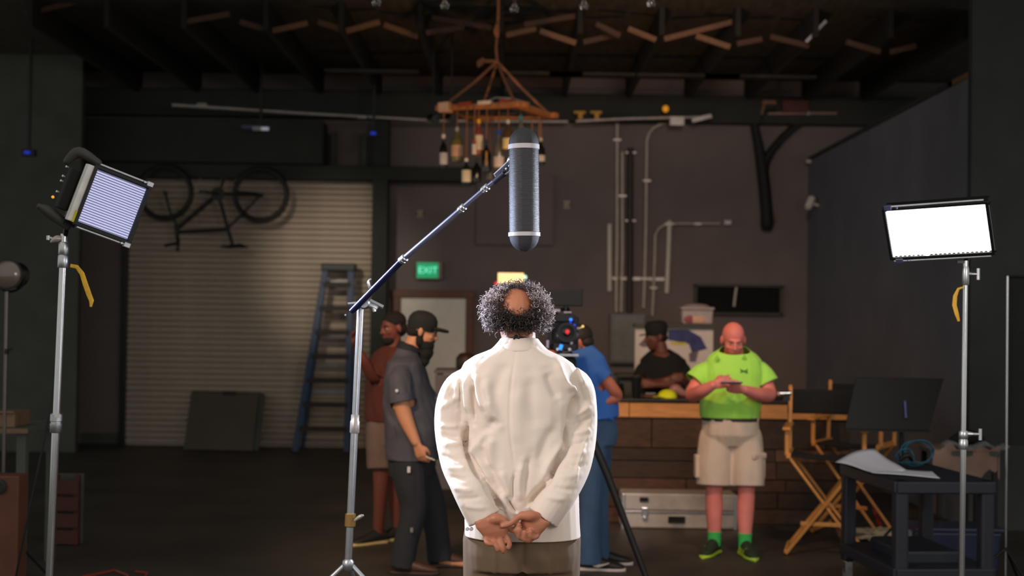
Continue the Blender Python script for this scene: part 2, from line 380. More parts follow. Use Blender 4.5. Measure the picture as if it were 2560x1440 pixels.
# vents of light at the eaves: two small fluorescent fittings, blue indicator lamps
p = P(652, 322, 17.6); t = thing('eave_light', 'dim pale strip lamp under the dark roof at upper left', 'lamp', p)
MB().box(p, (.2, .08, .05)).build('housing', ALUD, t, bevel=.006); MB().box(p+V((.06, -.045, -.005)), (.09, .01, .035)).build('diffuser', mat('lamp_diffuser', (200, 200, 210), .4, 0, 0, emit=(190, 190, 205), es=.35), t)
MB().box(V((p.x, p.y, (p.z+4.9)/2)), (.03, .03, 4.9-p.z)).build('drop_rod', BLK, t); MB().box(p+V((-.1, .1, .03)), (.3, .1, .03)).build('reflector', mat('blue_grey_glow', (70, 72, 100), .5, emit=(50, 50, 90), es=.15), t)  # reflector given a faint glow of its own in place of lamp light
BLU = mat('blue_indicator', (30, 60, 200), .3, 0, 0, emit=(40, 60, 220), es=.45)
for px, py, Y, lab in ((933, 333, 17.6, 'small blue indicator lamp above the roller door right end'), (68, 381, 16.5, 'small blue indicator lamp in the dark upper left corner')):
    p = P(px, py, Y); t = thing('indicator_lamp', lab, 'lamp', p)
    MB().box(p, (.06, .05, .03)).build('lens', BLU, t, bevel=.005); MB().box(p+V((0, .06, 0)), (.16, .08, .08)).build('housing', BLK, t, bevel=.005); MB().box(V((p.x, p.y+.06, (p.z+4.9)/2)), (.03, .03, 4.9-p.z)).build('drop_rod', BLK, t)
for px, py, lab in ((1082, 298, 'small shiny spotlight can left of the chandelier frame'), (1128, 296, 'small shiny spotlight can beneath the chandelier frame left corner')):
    p = P(px, py, 15.5); t = thing('can_light', lab, 'lamp', p)
    MB().lathe(p, [(.02, -.06), (.05, -.05), (.055, .03), (.06, .05), (.05, .05)], (.6, -.7, -.3), 14).build('shell', STEEL, t, smooth=True); MB().cyl(p, V((p.x, p.y, 4.91)), .008).build('stem', BLK, t)
# wall pipes beside the electrical panel
CON = mat('painted_conduit', (190, 178, 164), .45, .3, .1); WHT = mat('white_pipe', (236, 228, 210), .5, 0, .06)
Yc = YB-.06
def wallpipe(pts, r, m, label, clamps=()):
    q = [P(x, y, Yc) for x, y in pts]; t = thing('wall_pipe', label, 'pipe', q[-1]); MB().tube(q, r, 12).build('tube', m, t, smooth=True)
    for (x, y) in clamps: MB().box(P(x, y, Yc), (2*r+.06, .05, .03)).build('clamp', GALV, t, bevel=.004)
wallpipe([(1543, 300), (1543, 440), (1543, 600), (1541, 720), (1541, 780)], .025, CON, 'tall grey conduit furthest left of the full-height pipes', [(1543, 350), (1541, 697)])
wallpipe([(1556, 380), (1556, 490), (1556, 640), (1553, 780)], .024, CON, 'pale conduit right next to the tall grey conduit', [(1556, 490), (1553, 697)])
wallpipe([(1576, 370), (1575, 500), (1575, 640), (1574, 780)], .042, mat('dark_pipe', (62, 54, 50), .5, .3), 'thick dark pipe in the middle of the wall pipes', [(1577, 382), (1576, 552)])
cur = [(1670, 307), (1650, 311), (1633, 320), (1622, 334), (1617, 352), (1616, 450), (1615, 560), (1612, 690), (1609, 770)]
wallpipe(cur, .024, CON, 'conduit curving over to the right at the wall top', [(1617, 452), (1612, 697)])
wallpipe([(1800, 559), (1740, 559), (1690, 559), (1664, 561), (1647, 571), (1638, 588), (1637, 640), (1634, 720), (1631, 790)], .02, CON, 'thin conduit bending sideways towards the small wall box', [(1744, 560), (1634, 720)])
wallpipe([(1524, 560), (1524, 640), (1524, 728)], .03, WHT, 'short white tube hanging left of the wall pipes')
wallpipe([(1674, 552), (1671, 640), (1667, 733)], .03, WHT, 'short white tube hanging right of the wall pipes', [(1673, 560)])
p = P(1819, 557, Yc); tag(MB().box(p, (.1, .08, .07)).box(p+V((0, -.045, 0)), (.07, .02, .045)).build('wall_outlet', GALV, bevel=.008), 'small square metal box at the end of the thin conduit', 'outlet')
t = thing('unistrut', 'short metal strut crossing behind the vertical wall pipes', 'bracket', P(1590, 697, YB)); MB().box(P(1592, 697, YB-.02), (.72, .03, .04)).build('channel', GALV, t)
for px, py, lab in ((1050, 534, 'small pale wall fixture left of the microphone boom'), (1245, 517, 'tiny pale wall switch near the access panel'), (1417, 511, 'tiny amber wall light right of the microphone')):
    p = P(px, py, YB-.05); t = thing('wall_fixture', lab, 'fixture', p)
    MB().lathe(p+V((0, .04, 0)), [(.04, 0), (.045, .02), (.03, .05), (.01, .06)], (0, -1, 0), 12).build('dome', mat('fixture_plastic', (190, 175, 150), .5), t, smooth=True); MB().box(p+V((0, .035, 0)), (.07, .02, .09)).build('plate', GALV, t)
# electrical panel
a, b = P(1524, 784, YB), P(1609, 908, YB); t = thing('electrical_panel', 'grey metal electrical cabinet below the wall pipes', 'cabinet', P(1566, 908, YB-.1))
c = (a+b)/2; EP = mat('grey_enamel', (120, 122, 116), .45, .1)
MB().box((c.x, YB-.1, c.z), (b.x-a.x, .2, a.z-b.z)).build('body', EP, t, bevel=.008); MB().box((c.x, YB-.21, c.z), (b.x-a.x-.05, .02, a.z-b.z-.05)).build('door', EP, t, bevel=.005)
MB().box((b.x-.07, YB-.225, c.z), (.025, .02, .09)).build('handle', BLK, t, bevel=.004)
# black Y duct
t = thing('duct', 'black forked duct hose hanging down the wall right of the pipes', 'duct', P(1918, 570, YB-.15)); DK = mat('black_duct', (26, 26, 24), .7, 0, .15)
q = [P(x, y, YB-.16) for x, y in ((1885, 305), (1896, 360), (1905, 410), (1912, 470), (1917, 530), (1918, 560))]
MB().tube(q, [.055, .065, .078, .08, .082, .082], 14).build('main_hose', DK, t, smooth=True)
q = [P(x, y, YB-.16) for x, y in ((2010, 300), (1985, 318), (1955, 345), (1930, 375), (1915, 400), (1910, 430))]
MB().tube(q, [.05, .052, .052, .055, .06, .06], 14).build('branch_hose', DK, t, smooth=True)
MB().lathe(P(1918, 560, YB-.16), [(.088, -.05), (.088, .0), (.07, .06), (.04, .085)], (0, 0, -1), 16).build('end_cap', DK, t, smooth=True)
MB().box(P(1936, 545, YB-.1), (.03, .06, .1)).build('strap', TIMB, t)
# dark opening in the wall with a cable hanging in it
a, b = P(1738, 713, YB), P(1950, 786, YB); c = (a+b)/2; t = thing('wall_niche', 'wide black framed wall opening above the green-shirted person', 'opening', (c.x, YB-.03, b.z))
MB().box((c.x, YB-.02, c.z), (b.x-a.x, .03, a.z-b.z)).build('backing', mat('niche_black', (14, 14, 14), .9), t)
for zz in (a.z, b.z): MB().box((c.x, YB-.05, zz), (b.x-a.x+.06, .1, .035)).build('frame_rail', DARKW, t)
for xx in (a.x, b.x): MB().box((xx, YB-.05, c.z), (.035, .1, a.z-b.z)).build('frame_stile', DARKW, t)
MB().tube([P(1841, 718, YB-.07), P(1838, 740, YB-.08), P(1835, 766, YB-.07)], .014, 8).build('cable', WHT, t, smooth=True)
# security camera on the right wall
p = P(2040, 507, 18.0); p.x = XR-.12; t = thing('security_camera', 'small white security camera on the dark right partition', 'camera', p)
MB().lathe(p, [(.03, -.09), (.045, -.08), (.045, .07), (.035, .09)], (-.4, -.5, -.75), 14).build('body', WHT, t, smooth=True); MB().cyl(p, V((XR, p.y+.05, p.z-.03)), .018).build('bracket', WHT, t)
p = P(2019, 404, 18.5); tag(MB().box((XR-.04, 18.5, p.z), (.07, .07, .05)).build('sensor', GALV, bevel=.008), 'tiny sensor at the top corner of the right partition', 'fixture')
# exit sign
p = P(1071, 676, YB-.1); t = thing('exit_sign', 'green lit exit sign above the white door', 'sign', p)
MB().box(p+V((.01, .03, 0)), (.34, .1, .23)).build('housing', mat('sign_housing', (150, 130, 120), .5), t, bevel=.008)
MB().box(p+V((-.01, -.025, 0)), (.28, .012, .2)).build('face', mat('green_sign_face', (0, 150, 95), .4, 0, 0, emit=(0, 150, 95), es=.75), t)
text('lettering', 'EXIT', p+V((-.005, -.034, -.002)), .125, mat('sign_letters', (120, 240, 200), .4, 0, 0, emit=(120, 245, 205), es=.9), RF, t)
# illuminated amber sign box with its two indicator lamps
p = P(1277, 696, 14.0); t = thing('light_box', 'glowing cream sign box above the grey-haired person', 'sign', p)
MB().box(p+V((0, .04, -.01)), (.27, .08, .14)).build('housing', BLK, t, bevel=.005)
MB().box(p+V((0, -.008, .0)), (.255, .012, .108)).build('face', mat('cream_lit_face', (255, 222, 160), .4, 0, 0, emit=(255, 224, 160), es=.95), t)
for dx, dz, cn, cc in ((.142, .012, 'green_led', (200, 255, 230)), (-.145, -.055, 'red_led', (220, 40, 60))):
    MB().ell(p+V((dx, -.01, dz)), (.016, .016, .022)).build('indicator', mat(cn, cc, .3, 0, 0, emit=cc, es=1.0), t, smooth=True)
MB().tube([p+V((-.05, .05, -.06)), p+V((-.06, .06, -.5)), P(1262, 1060, 14.1)*1 + V((0, 0, 0)), V((p.x-.1, 14.15, 0))], .02, 8).build('stand_pole', BLKM, t, smooth=True)
# ================================================================ LIGHTS AND MICROPHONE ON STANDS
def stand(lab, top_px, bot_px, Y, wide, collars, strap=None, lever=None):
    """column with narrowing sections from a point on the floor up to the head; a splayed tripod below the frame"""
    a = P(top_px[0], top_px[1], Y); b = P(bot_px[0], bot_px[1], Y); d = (a-b).normalized(); foot = b - d*(b.z/d.z)
    t = thing('light_stand', lab, 'stand', foot); at = lambda z: foot + d*(z/d.z)
    zs = [.32]+[at_z for at_z, r in collars]+[a.z]; rs = wide
    for i in range(len(zs)-1):
        MB().cyl(at(zs[i]), at(zs[i+1]), rs[i], n=20).build('pole', STEEL, t, smooth=True)
    for z, r in collars:
        MB().lathe(at(z), [(r*.86, -.055), (r, -.05), (r, -.012), (r*.9, -.009), (r*.9, -.003), (r, 0), (r, .03), (r*.8, .036)], d, 20).build('collar', ALU, t, smooth=True)
    MB().lathe(at(.34), [(wide[0]*1.3, -.06), (wide[0]*1.6, -.05), (wide[0]*1.6, .06), (wide[0]*1.2, .08)], d, 18).build('leg_hub', ALU, t, smooth=True)
    for k in range(3):
        an = .5+k*2*PI/3; e = foot+V((math.cos(an)*.46, math.sin(an)*.46, .015)); h = at(.34)+V((math.cos(an)*.03, math.sin(an)*.03, 0))
        lg = MB().tube([h, h*.55+e*.45+V((0, 0, .02)), e], .012, 10).build('leg', STEEL, t, smooth=True); MB().cyl(e-V((0, 0, .014)), e+V((0, 0, .02)), .018).build('rubber_foot', RUB, lg)
    return t, at, d
def tbar(p, out, parent, L=.05, m=ALU, grip=.055, name='locking_knob'):
    out = V(out).normalized(); e = V(p)+out*L
    MB().cyl(p, e, .008).cyl(V(p), V(p)+out*L*.45, .014, .009).cyl(e-V((0, 0, grip/2)), e+V((0, 0, grip/2)), .009).build(name, m, parent, smooth=True)
YT = mat('yellow_tape', (232, 178, 50), .6, 0, .15, 30)
def ribbon(pts, ws, m, parent, name='yellow_strap', th=.003, wd=V((1, 0, 0))):
    mb = MB(); rings = []
    for i, (p, w_) in enumerate(zip(pts, ws)):
        d = (V(pts[min(i+1, len(pts)-1)])-V(pts[max(i-1, 0)])).normalized(); sd = d.cross(V((0, 1, 0))).normalized()
        rings.append((V(p), sd*w_/2, V((0, th/2, 0))))
    return mb.loft(rings, 8, 3).build(name, m, parent, smooth=True)
# ---- left LED panel on its stand
YL = 6.55
tl, at, d = stand('left light stand with chrome column and dangling yellow strap', (161, 585), (124, 1440), YL, [.0185, .0165], [(P(143, 1052, YL).z, .028)])
zc = P(160, 640, YL).z
for z, r in ((zc+.035, .0235), (zc-.025, .0245)):
    MB().lathe(at(z), [(r*.9, -.03), (r, -.027), (r, .026), (r*.88, .03)], d, 20).build('collar', ALU, tl, smooth=True)
MB().box(P(143, 1040, YL-.03), (.02, .012, .014)).build('label_plate', mat('white_tag', (210, 205, 195), .6), tl)
q = [P(x, y, YL-.02) for x, y in ((176, 664), (192, 667), (205, 684), (214, 712), (222, 735), (229, 752), (227, 767))]
ribbon(q, [.016, .018, .022, .024, .024, .022, .01], YT, tl)
tbar(P(150, 602, YL), (-1, 0, .25), tl, .055, grip=.02, name='wing_knob')
MB().limb([P(160, 596, YL), P(142, 597, YL-.01), P(129, 604, YL-.01)], [.008, .016, .007], 10).build('wing_lever', GALV, tl, smooth=True)
# panel local frame: lens plane from the four corners seen in the photograph
def panel_frame(tl_, tr, bl, Y, aw, ah, yaw):
    c = P((tr[0]+bl[0])/2, (tr[1]+bl[1])/2, Y)
    return c
def led_panel(lab, c, R, w_, h_, depth, face_m, group=None, side_m=BLKM):
    """panel with local axes R: x along the width, z up, -y out of the lens"""
    t = thing('led_panel', lab, 'light', c, group); L = lambda x, y, z: c + R @ V((x, y, z))
    MB().box(L(0, depth/2+.004, 0), (w_+.03, depth, h_+.03), R).build('housing', side_m, t, bevel=.004)
    for sz in (-1, 1):
        MB().box(L(0, -.006, sz*(h_/2+.012)), (w_+.04, .022, .016), R).build('frame_rail', BLKM, t, bevel=.003)
        MB().cyl(L(-w_/2, -.012, sz*(h_/2+.026)), L(w_/2, -.012, sz*(h_/2+.026)), .006).build('rail_tube', ALU, t, smooth=True)
    for sx in (-1, 1): MB().box(L(sx*(w_/2+.012), -.006, 0), (.016, .022, h_+.02), R).build('frame_stile', BLKM, t, bevel=.003)
    MB().box(L(0, .0, 0), (w_, .006, h_), R).build('diffuser', face_m, t)
    return t, L
yaw = math.radians(34)
def Rot(yaw, roll, tilt=0): return Matrix.Rotation(yaw, 3, 'Z') @ Matrix.Rotation(tilt, 3, 'X') @ Matrix.Rotation(roll, 3, 'Y')
c = P(281, 512, YL-.05)
R = Rot(math.radians(33), math.radians(17.5), math.radians(8))
FACE_L = mat('led_diffuser_blue_white', (170, 172, 215), .4, 0, .03, 20, emit=(182, 184, 222), es=1.0)
pl, L = led_panel('left square light panel with bluish honeycomb face and white side strip', c, R, .240, .250, .07, FACE_L, None)
mb = MB()                                            # honeycomb grille: thin fins standing proud of the diffuser
for i in range(22): mb.box(L(0, -.006, -.122+i*.244/21), (.240, .012, .0038), R)
g = mb.build('grille_fins', mat('fin_grey', (105, 106, 130), .5), pl); g['kind'] = 'stuff'
# the pale perforated heat-sink strip along the left side and its yellow sticker
MB().box(L(-.150, .022, .0), (.034, .05, .27), R).build('heat_sink', mat('pale_grey_metal', (228, 224, 220), .45, .1), pl, bevel=.004)
mb = MB()
for i in range(30): mb.box(L(-.137, .004, -.125+i*.25/29), (.006, .006, .005), R)
g = mb.build('heat_sink_perforations', mat('perforation_white', (225, 222, 215), .5), pl); g['kind'] = 'stuff'
MB().box(L(-.140, -.006, -.108), (.018, .010, .055), R).build('yellow_sticker', mat('yellow_sticker', (214, 200, 30), .5), pl)
MB().box(L(-.185, .10, .0), (.05, .06, .2), R).build('ballast_box', RUB, pl, bevel=.008)
for k, (zz) in enumerate((.09, .045, .022, -.03)): MB().cyl(L(-.232, .06, zz), L(-.242, .055, zz), .005).build('screw', ALU, pl)
MB().ell(L(-.24, .085, -.06), (.007, .007, .007)).build('power_led', mat('amber_led', (230, 150, 30), .3, 0, 0, emit=(235, 150, 30), es=.9), pl, smooth=True)
for x, z in ((.125, .15), (.125, -.15)): MB().box(L(x, -.012, z), (.03, .02, .022), R).cyl(L(x-.03, -.02, z), L(x-.03, -.03, z), .006).build('corner_clip', ALU, pl, bevel=.002)
MB().limb([L(-.1, .1, .16), L(-.19, .13, .175), L(-.22, .15, .12)], [.018, .026, .018]).build('cable_plug', mat('brown_grey_plastic', (60, 54, 50), .6), pl, smooth=True)
MB().limb([L(-.13, .1, -.16), L(-.22, .12, -.13), L(-.27, .12, -.12)], [.02, .026, .014]).build('lower_plug', mat('brown_grey_plastic', (60, 54, 50), .6), pl, smooth=True)
MB().tube([P(163, 590, YL), L(-.13, .1, -.16)], .012, 10).box(L(-.13, .09, -.12), (.05, .04, .08), R).build('yoke', BLKM, pl, smooth=True)
l = area('panel_lamp', L(.02, -.20, 0), (0.0, 5.4, 1.45), .25, 24, (.66, .76, 1), 66)
MB().tube([P(150, 640, YL+.1), P(146, 850, YL+.1), P(130, 1000, YL+.12), P(98, 1160, YL+.15), P(62, 1330, YL+.15), P(40, 1440, YL+.2)], .006, 6).build('power_cable', BLK, tl, smooth=True)
# ---- right LED panel
YR = 6.9
trr, at, d = stand('right light stand with chrome column holding the bright panel', (2414, 652), (2404, 1440), YR, [.0150, .0125], [(P(2409, 1095, YR).z, .0225)])
tbar(P(2416, 685, YR), (1, -.1, 0), trr, .055); tbar(P(2418, 1085, YR), (1, -.2, 0), trr, .06)
MB().lathe(P(2414, 690, YR), [(.014, -.045), (.017, -.04), (.017, .03), (.012, .05)], d, 16).build('collar', ALU, trr, smooth=True)
MB().box(P(2402, 655, YR), (.04, .02, .012)).build('bracket', BLKM, trr)
q = [P(x, y, YR-.02) for x, y in ((2408, 718), (2396, 722), (2388, 740), (2386, 762), (2392, 785), (2397, 803))]
ribbon(q, [.008, .012, .02, .022, .02, .012], YT, trr)
c = P(2346, 576, YR-.04)
R = Rot(math.radians(-15), math.radians(-4.5), math.radians(-13))
R = R @ Matrix(((1, 0, .22), (0, 1, 0), (0, 0, 1))) if False else Rot(math.radians(-28), math.radians(-3), math.radians(27))
FACE_R = mat('led_face_white', (250, 248, 238), .4, 0, 0, emit=(255, 253, 242), es=2.2)
prr, L = led_panel('right wide light panel shining bright white on its stand', c, R, .462, .238, .07, FACE_R)
hm = MB()
hex_ = [(math.cos(k*PI/3)*.0047, math.sin(k*PI/3)*.0047) for k in range(6)]
for i in range(44):
    for j in range(22):
        if 2 < i < 40 and 1 < j < 20: continue
        x = -.230+i*.460/43; z = -.116+j*.232/21 + (.003 if i % 2 else -.003)
        hm.quad([L(x+a, -.0045, z+b) for a, b in hex_], .003, R @ V((0, -1, 0)))
g = hm.build('led_beads', mat('led_bead', (255, 252, 240), .3, 0, 0, emit=(255, 254, 248), es=3.2), prr); g['kind'] = 'stuff'
for x, z in ((-.22, .142), (-.205, -.142)): MB().box(L(x, -.012, z), (.035, .02, .022), R).cyl(L(x+.045, -.02, z), L(x+.045, -.03, z), .006).build('corner_clip', mat('blue_grey_clip', (90, 92, 120), .4, .5), prr, bevel=.002)
MB().cyl(L(.252, -.01, -.115), L(.252, -.01, .12), .006).build('side_rail', ALU, prr, smooth=True); MB().box(L(.252, .0, 0), (.012, .03, .25), R).build('side_flap', BLKM, prr)
MB().tube([P(2414, 655, YR), L(.13, .1, -.13)], .012, 10).box(L(.13, .09, -.1), (.06, .04, .06), R).build('yoke', BLKM, prr, smooth=True)
l = area('panel_lamp', L(0, -.03, 0), L(0, -3, 0)+V((-1.6, .6, .2)), (.43, .22), 30, (.70, .79, 1), 150)
l = area('panel_lamp', L(0, -.035, 0), (0.1, 5.4, 1.45), (.42, .21), 22, (.80, .86, 1), 70)
# ---- boom stand, boom pole, blimp microphone
YM = 6.2
a, b = P(902, 752, YM), P(869, 1440, YM); d = (a-b).normalized(); foot = b-d*(b.z/d.z); at = lambda z: foot+d*(z/d.z)
tb = thing('boom_stand', 'silver boom stand with a telescopic pole reaching up to the microphone', 'stand', foot)
zj, zk, zl = P(880, 1060, YM).z, P(873, 1300, YM).z, P(868, 1415, YM).z
MB().cyl(at(zl), at(zj), .0165, n=18).build('pole', ALU, tb, smooth=True); MB().cyl(at(zj), at(a.z), .0150, n=18).build('pole', ALU, tb, smooth=True)
MB().lathe(at(zj), [(.018, -.04), (.021, -.035), (.021, .012), (.018, .016), (.018, .04)], d, 18).build('collar', GALV, tb, smooth=True)
BRS = mat('brass_collar', (190, 150, 90), .35, .8, .15)
MB().lathe(at(zk), [(.02, -.03), (.024, -.026), (.024, .026), (.02, .03)], d, 18).build('brass_collar', BRS, tb, smooth=True)
MB().limb([at(zk)+V((.02, -.01, .0)), at(zk)+V((.045, -.015, .018)), at(zk)+V((.055, -.015, .022))], [.006, .009, .006], 8).build('locking_lever', GALV, tb, smooth=True)
for sx, e in ((-1, P(800, 1452, YM-.1)), (1, P(925, 1462, YM-.05)), (.2, P(882, 1462, YM+.25))):
    h = at(zl)+V((sx*.02, 0, .0)); dd = (e-h).normalized(); en = h+dd*((h.z-.02)/-dd.z) if dd.z < 0 else e
    en = h+V((sx*.42, (-.2 if sx != .2 else .45), -h.z+.02)); mid = h*.75+en*.25+V((sx*.03, 0, .03))
    lg = MB().tube([h, mid, en], .012, 10).build('leg', ALU, tb, smooth=True); MB().cyl(en-V((0, 0, .018)), en+V((0, 0, .02)), .017).build('rubber_foot', RUB, lg)
MB().lathe(at(zl), [(.018, -.02), (.026, -.01), (.026, .02), (.018, .03)], d, 18).build('leg_hub', ALU, tb, smooth=True)
# grip head
g0 = P(912, 758, YM-.02)
MB().cyl(P(870, 760, YM-.03), P(905, 757, YM-.03), .0075).cyl(P(925, 752, YM-.03), P(958, 768, YM-.03), .010).lathe(g0, [(.02, -.045), (.026, -.035), (.026, .03), (.02, .04)], (0, -1, 0), 16).lathe(P(928, 765, YM-.03), [(.013, -.03), (.016, .02), (.01, .03)], (1, 0, -.4), 14).build('grip_head', ALU, tb, smooth=True)
MB().cyl(P(934, 770, YM-.04), P(936, 779, YM-.04), .008).cyl(P(862, 789, YM-.02), P(866, 788, YM-.02), .006).build('grip_knob', ALU, tb, smooth=True)
BP = mat('blue_black_pole', (44, 44, 78), .25, .6, .05); BPL = mat('violet_grey_pole', (170, 172, 205), .28, .9, .05)
sec = [((880, 778), (1008, 648), .0145, BP), ((1008, 648), (1155, 521), .012, BPL), ((1155, 521), (1213, 471), .0105, BPL), ((1213, 471), (1243, 447), .009, BPL)]
Yb = lambda px: YM-.06 - (px-900)/370*.5
bm_ = lambda px, py: P(px, py, Yb(px))
for (p0, p1, r, m_) in sec: MB().cyl(bm_(*p0), bm_(*p1), r, n=16).build('boom_section', m_, tb, smooth=True)
for (px, py), r in (((1008, 648), .0175), ((1155, 521), .0155), ((1213, 471), .0145)):
    dd = (bm_(1155, 521)-bm_(1008, 648)).normalized()
    MB().lathe(bm_(px, py), [(r*.8, -.017), (r, -.014), (r, -.002), (r*.85, 0), (r, .002), (r, .014), (r*.8, .017)], dd, 18).build('boom_collar', ALU, tb, smooth=True)
MB().limb([P(925, 720, YM-.08), P(921, 706, YM-.08), P(926, 698, YM-.08)], [.006, .006, .004], 8).build('boom_clamp_lever', ALU, tb, smooth=True)
# blimp
Ybl = Yb(1275); ct, cb = P(1309, 320, Ybl), P(1311, 628, Ybl); ax = (ct-cb).normalized(); Lb = (ct-cb).length; rb = .0605
tm = thing('blimp_microphone', 'ribbed black blimp windshield microphone hanging above the grey-haired person', 'microphone', cb)
prof = [(.012, .0), (.030, .007), (.045, .02), (.055, .038), (.060, .06)]
NET = mat('black_netting', (30, 30, 36), .55, 0, .25, 200, .5, 500, spec=.6); RIM = mat('pale_rubber_ring', (190, 186, 190), .5, 0, .06)
MB().lathe(cb, prof, ax, 32).build('lower_dome', mat('dark_mesh_dome', (44, 43, 52), .6, 0, .25, 220, .5, 600), tm, smooth=True)
MB().lathe(cb, [(.060, .058), (.0635, .059), (.0635, .074), (.060, .075)], ax, 32).build('lower_ring', RIM, tm, smooth=True)
mid = [(.060, .075)]; n = 64; z0, z1 = .076, Lb-.085
for i in range(n):
    z = z0+(z1-z0)*i/n; h = (z1-z0)/n
    mid += [(.0582, z), (.0582, z+.32*h), (.0605, z+.42*h), (.0605, z+.9*h)]
mid += [(.0582, z1)]
MB().lathe(cb, mid, ax, 40).build('ribbed_tube', mat('ribbed_grey_net', (44, 44, 52), .4, 0, .15, 200, .3, 600, spec=.6), tm)
MB().lathe(cb, [(.059, Lb-.086), (.0625, Lb-.085), (.0625, Lb-.067), (.059, Lb-.066)], ax, 32).build('upper_ring', RIM, tm, smooth=True)
MB().lathe(cb, [(.060, Lb-.067), (.059, Lb-.05), (.052, Lb-.03), (.038, Lb-.012), (.02, Lb-.003), (.008, Lb)], ax, 32).build('upper_dome', NET, tm, smooth=True)
# pistol grip / suspension bracket: an open lattice
gw = mat('bracket_silver', (190, 192, 205), .35, .6)
pts = [bm_(1243, 447), bm_(1236, 436), bm_(1262, 412), bm_(1275, 398), bm_(1283, 412), bm_(1281, 425), bm_(1262, 437)]
MB().tube(pts, .0045, 8, closed=True).build('bracket_loop', gw, tm, smooth=True)
MB().limb([bm_(1272, 402), bm_(1277, 398), bm_(1288, 396)], [.008, .013, .013]).build('bracket_head', gw, tm, smooth=True)
MB().quad([p+V((0, .012, 0)) for p in pts], .008, (0, 1, 0)).build('grip_web', mat('navy_rubber', (26, 28, 48), .6), tm)
for k in range(4):
    q = bm_(1250+k*8, 437-k*7.5); MB().ell(q, (.006, .006, .006), n=8, m=6).build('grip_stud', gw, tm, smooth=True)
MB().cyl(bm_(1236, 455), bm_(1262, 432), .012).build('grip_body', mat('navy_rubber', (26, 28, 48), .6), tm, smooth=True)
# ================================================================ CHANDELIER OF BOTTLES
Yq = 13.3
ORG = mat('orange_lit_wood', (176, 112, 62), .7, 0, .25, 14, .3, 60); ROPE = mat('hemp_rope', (150, 98, 66), .85, 0, .25, 60, .6, 200)
A, B_, C_, D_ = P(1112, 270, 13.3), P(1296, 262, 12.85), P(1372, 289, 13.75), P(1188, 297, 14.15)
ap = P(1243, 154, 13.45)
ch = thing('bottle_chandelier', 'square wooden hoop chandelier on ropes with liquor bottles hung below', 'chandelier', ap)
for p, q in ((A, B_), (B_, C_), (C_, D_), (D_, A)):
    e = (q-p).normalized()*.09; MB().beam(p-e, q+e, .07, .05).build('frame_beam', ORG, ch, bevel=.006)
MB().beam(P(1100, 270, 13.24), P(1126, 267, 13.2), .1, .09).build('end_block', mat('pale_wood', (210, 170, 140), .7), ch, bevel=.006)
for p, q, m_ in ((P(1148, 262, 13.15), P(1180, 258, 13.1), 'red_tile'), (P(1196, 258, 13.05), P(1230, 256, 13.0), 'white_tile'), (P(1250, 254, 12.95), P(1284, 252, 12.9), 'red_tile')):
    MB().beam(p, q, .06, .035).build('spacer', mat(m_, (150, 62, 36) if m_ == 'red_tile' else (226, 210, 184), .6), ch, bevel=.006)
tgt = (P(1114, 262, 13.28), P(1283, 248, 12.9), P(1368, 282, 13.7), P(1205, 268, 14.05))
for q in tgt: MB().tube([ap, ap*.5+q*.5+V((0, 0, -.015)), q], .014, 8).build('rope', ROPE, ch, smooth=True)
top = P(1246, -30, 13.45); top.z = 4.9
MB().tube([ap, P(1240, 120, 13.45), P(1244, 75, 13.45), P(1246, 20, 13.45), top], .014, 8).build('rope', ROPE, ch, smooth=True)
MB().limb([P(1243, 92, 13.43), P(1241, 78, 13.43), P(1243, 62, 13.43)], [.02, .03, .02]).build('rope_knot', ROPE, ch, smooth=True)
MB().limb([P(1243, 154, 13.42), P(1228, 153, 13.4), P(1214, 153, 13.4)], [.02, .018, .02]).limb([P(1206, 150, 13.4), P(1200, 158, 13.4), P(1197, 164, 13.4)], [.025, .035, .02]).build('rope_coil', ROPE, ch, smooth=True)
MB().tube([P(1212, 255, 14.0), P(1240, 244, 13.9), P(1280, 246, 13.8), P(1325, 258, 13.7)], .006, 6).build('loose_wire', GALV, ch, smooth=True)
BY = []
def bottle(lab, px, ytop, ybot, Y, glass, capc, labc, fat=1.0, flip=False, lab_at=.3, lab_h=.3, label_px=None):
    a, b = P(px, ytop, Y), P(px, ybot, Y); H = a.z-b.z; r = .037*fat
    if flip: a, b = b, a
    ax = (a-b).normalized(); org = b
    t = thing('hanging_bottle', lab, 'bottle', org, 'bottles hung from the chandelier')
    pr = [(r*.85, 0), (r, .02*H), (r, .56*H), (r*.85, .64*H), (r*.42, .74*H), (.014, .80*H), (.014, .93*H)]
    MB().lathe(org, pr, ax, 18).build('glass', glass, t, smooth=True)
    MB().lathe(org, [(.017, .88*H), (.018, .89*H), (.018, 1.0*H), (.013, 1.01*H)], ax, 14).build('cap', mat('cap_%d_%d_%d' % capc, capc, .45), t, smooth=True)
    if labc: MB().lathe(org, [(r*1.02, lab_at*H), (r*1.03, lab_at*H+.002), (r*1.03, (lab_at+lab_h)*H), (r*1.02, (lab_at+lab_h)*H+.002)], ax, 18).build('label', mat('label_%d_%d_%d' % labc, labc, .6), t, smooth=True)
    c0 = a; BY.append(Y); MB().cyl(c0-V((0, 0, .02)), V((c0.x, c0.y, 3.69)), .006, n=8).build('hanging_cord', ROPE, t)
    return t
G1 = mat('dark_glass', (24, 26, 22), .08, 0, .1, spec=.7); G2 = mat('olive_glass', (128, 118, 60), .12, 0, .2, spec=.7); G3 = mat('clear_grey_glass', (110, 105, 95), .08, 0, .15, spec=.8); G4 = mat('green_glass', (22, 40, 28), .08, 0, .1); G5 = mat('brown_glass', (88, 66, 42), .1, 0, .15)
bottle('dark hanging bottle with a white cap and white label at the left end', 1109, 336, 420, 13.2, G1, (225, 215, 210), (215, 208, 206), 1.0, False, .1, .34)
bottle('squat olive glass bottle with a pale pink label', 1143, 318, 404, 13.35, G2, (170, 170, 172), (232, 184, 150), 1.55, False, .14, .32)
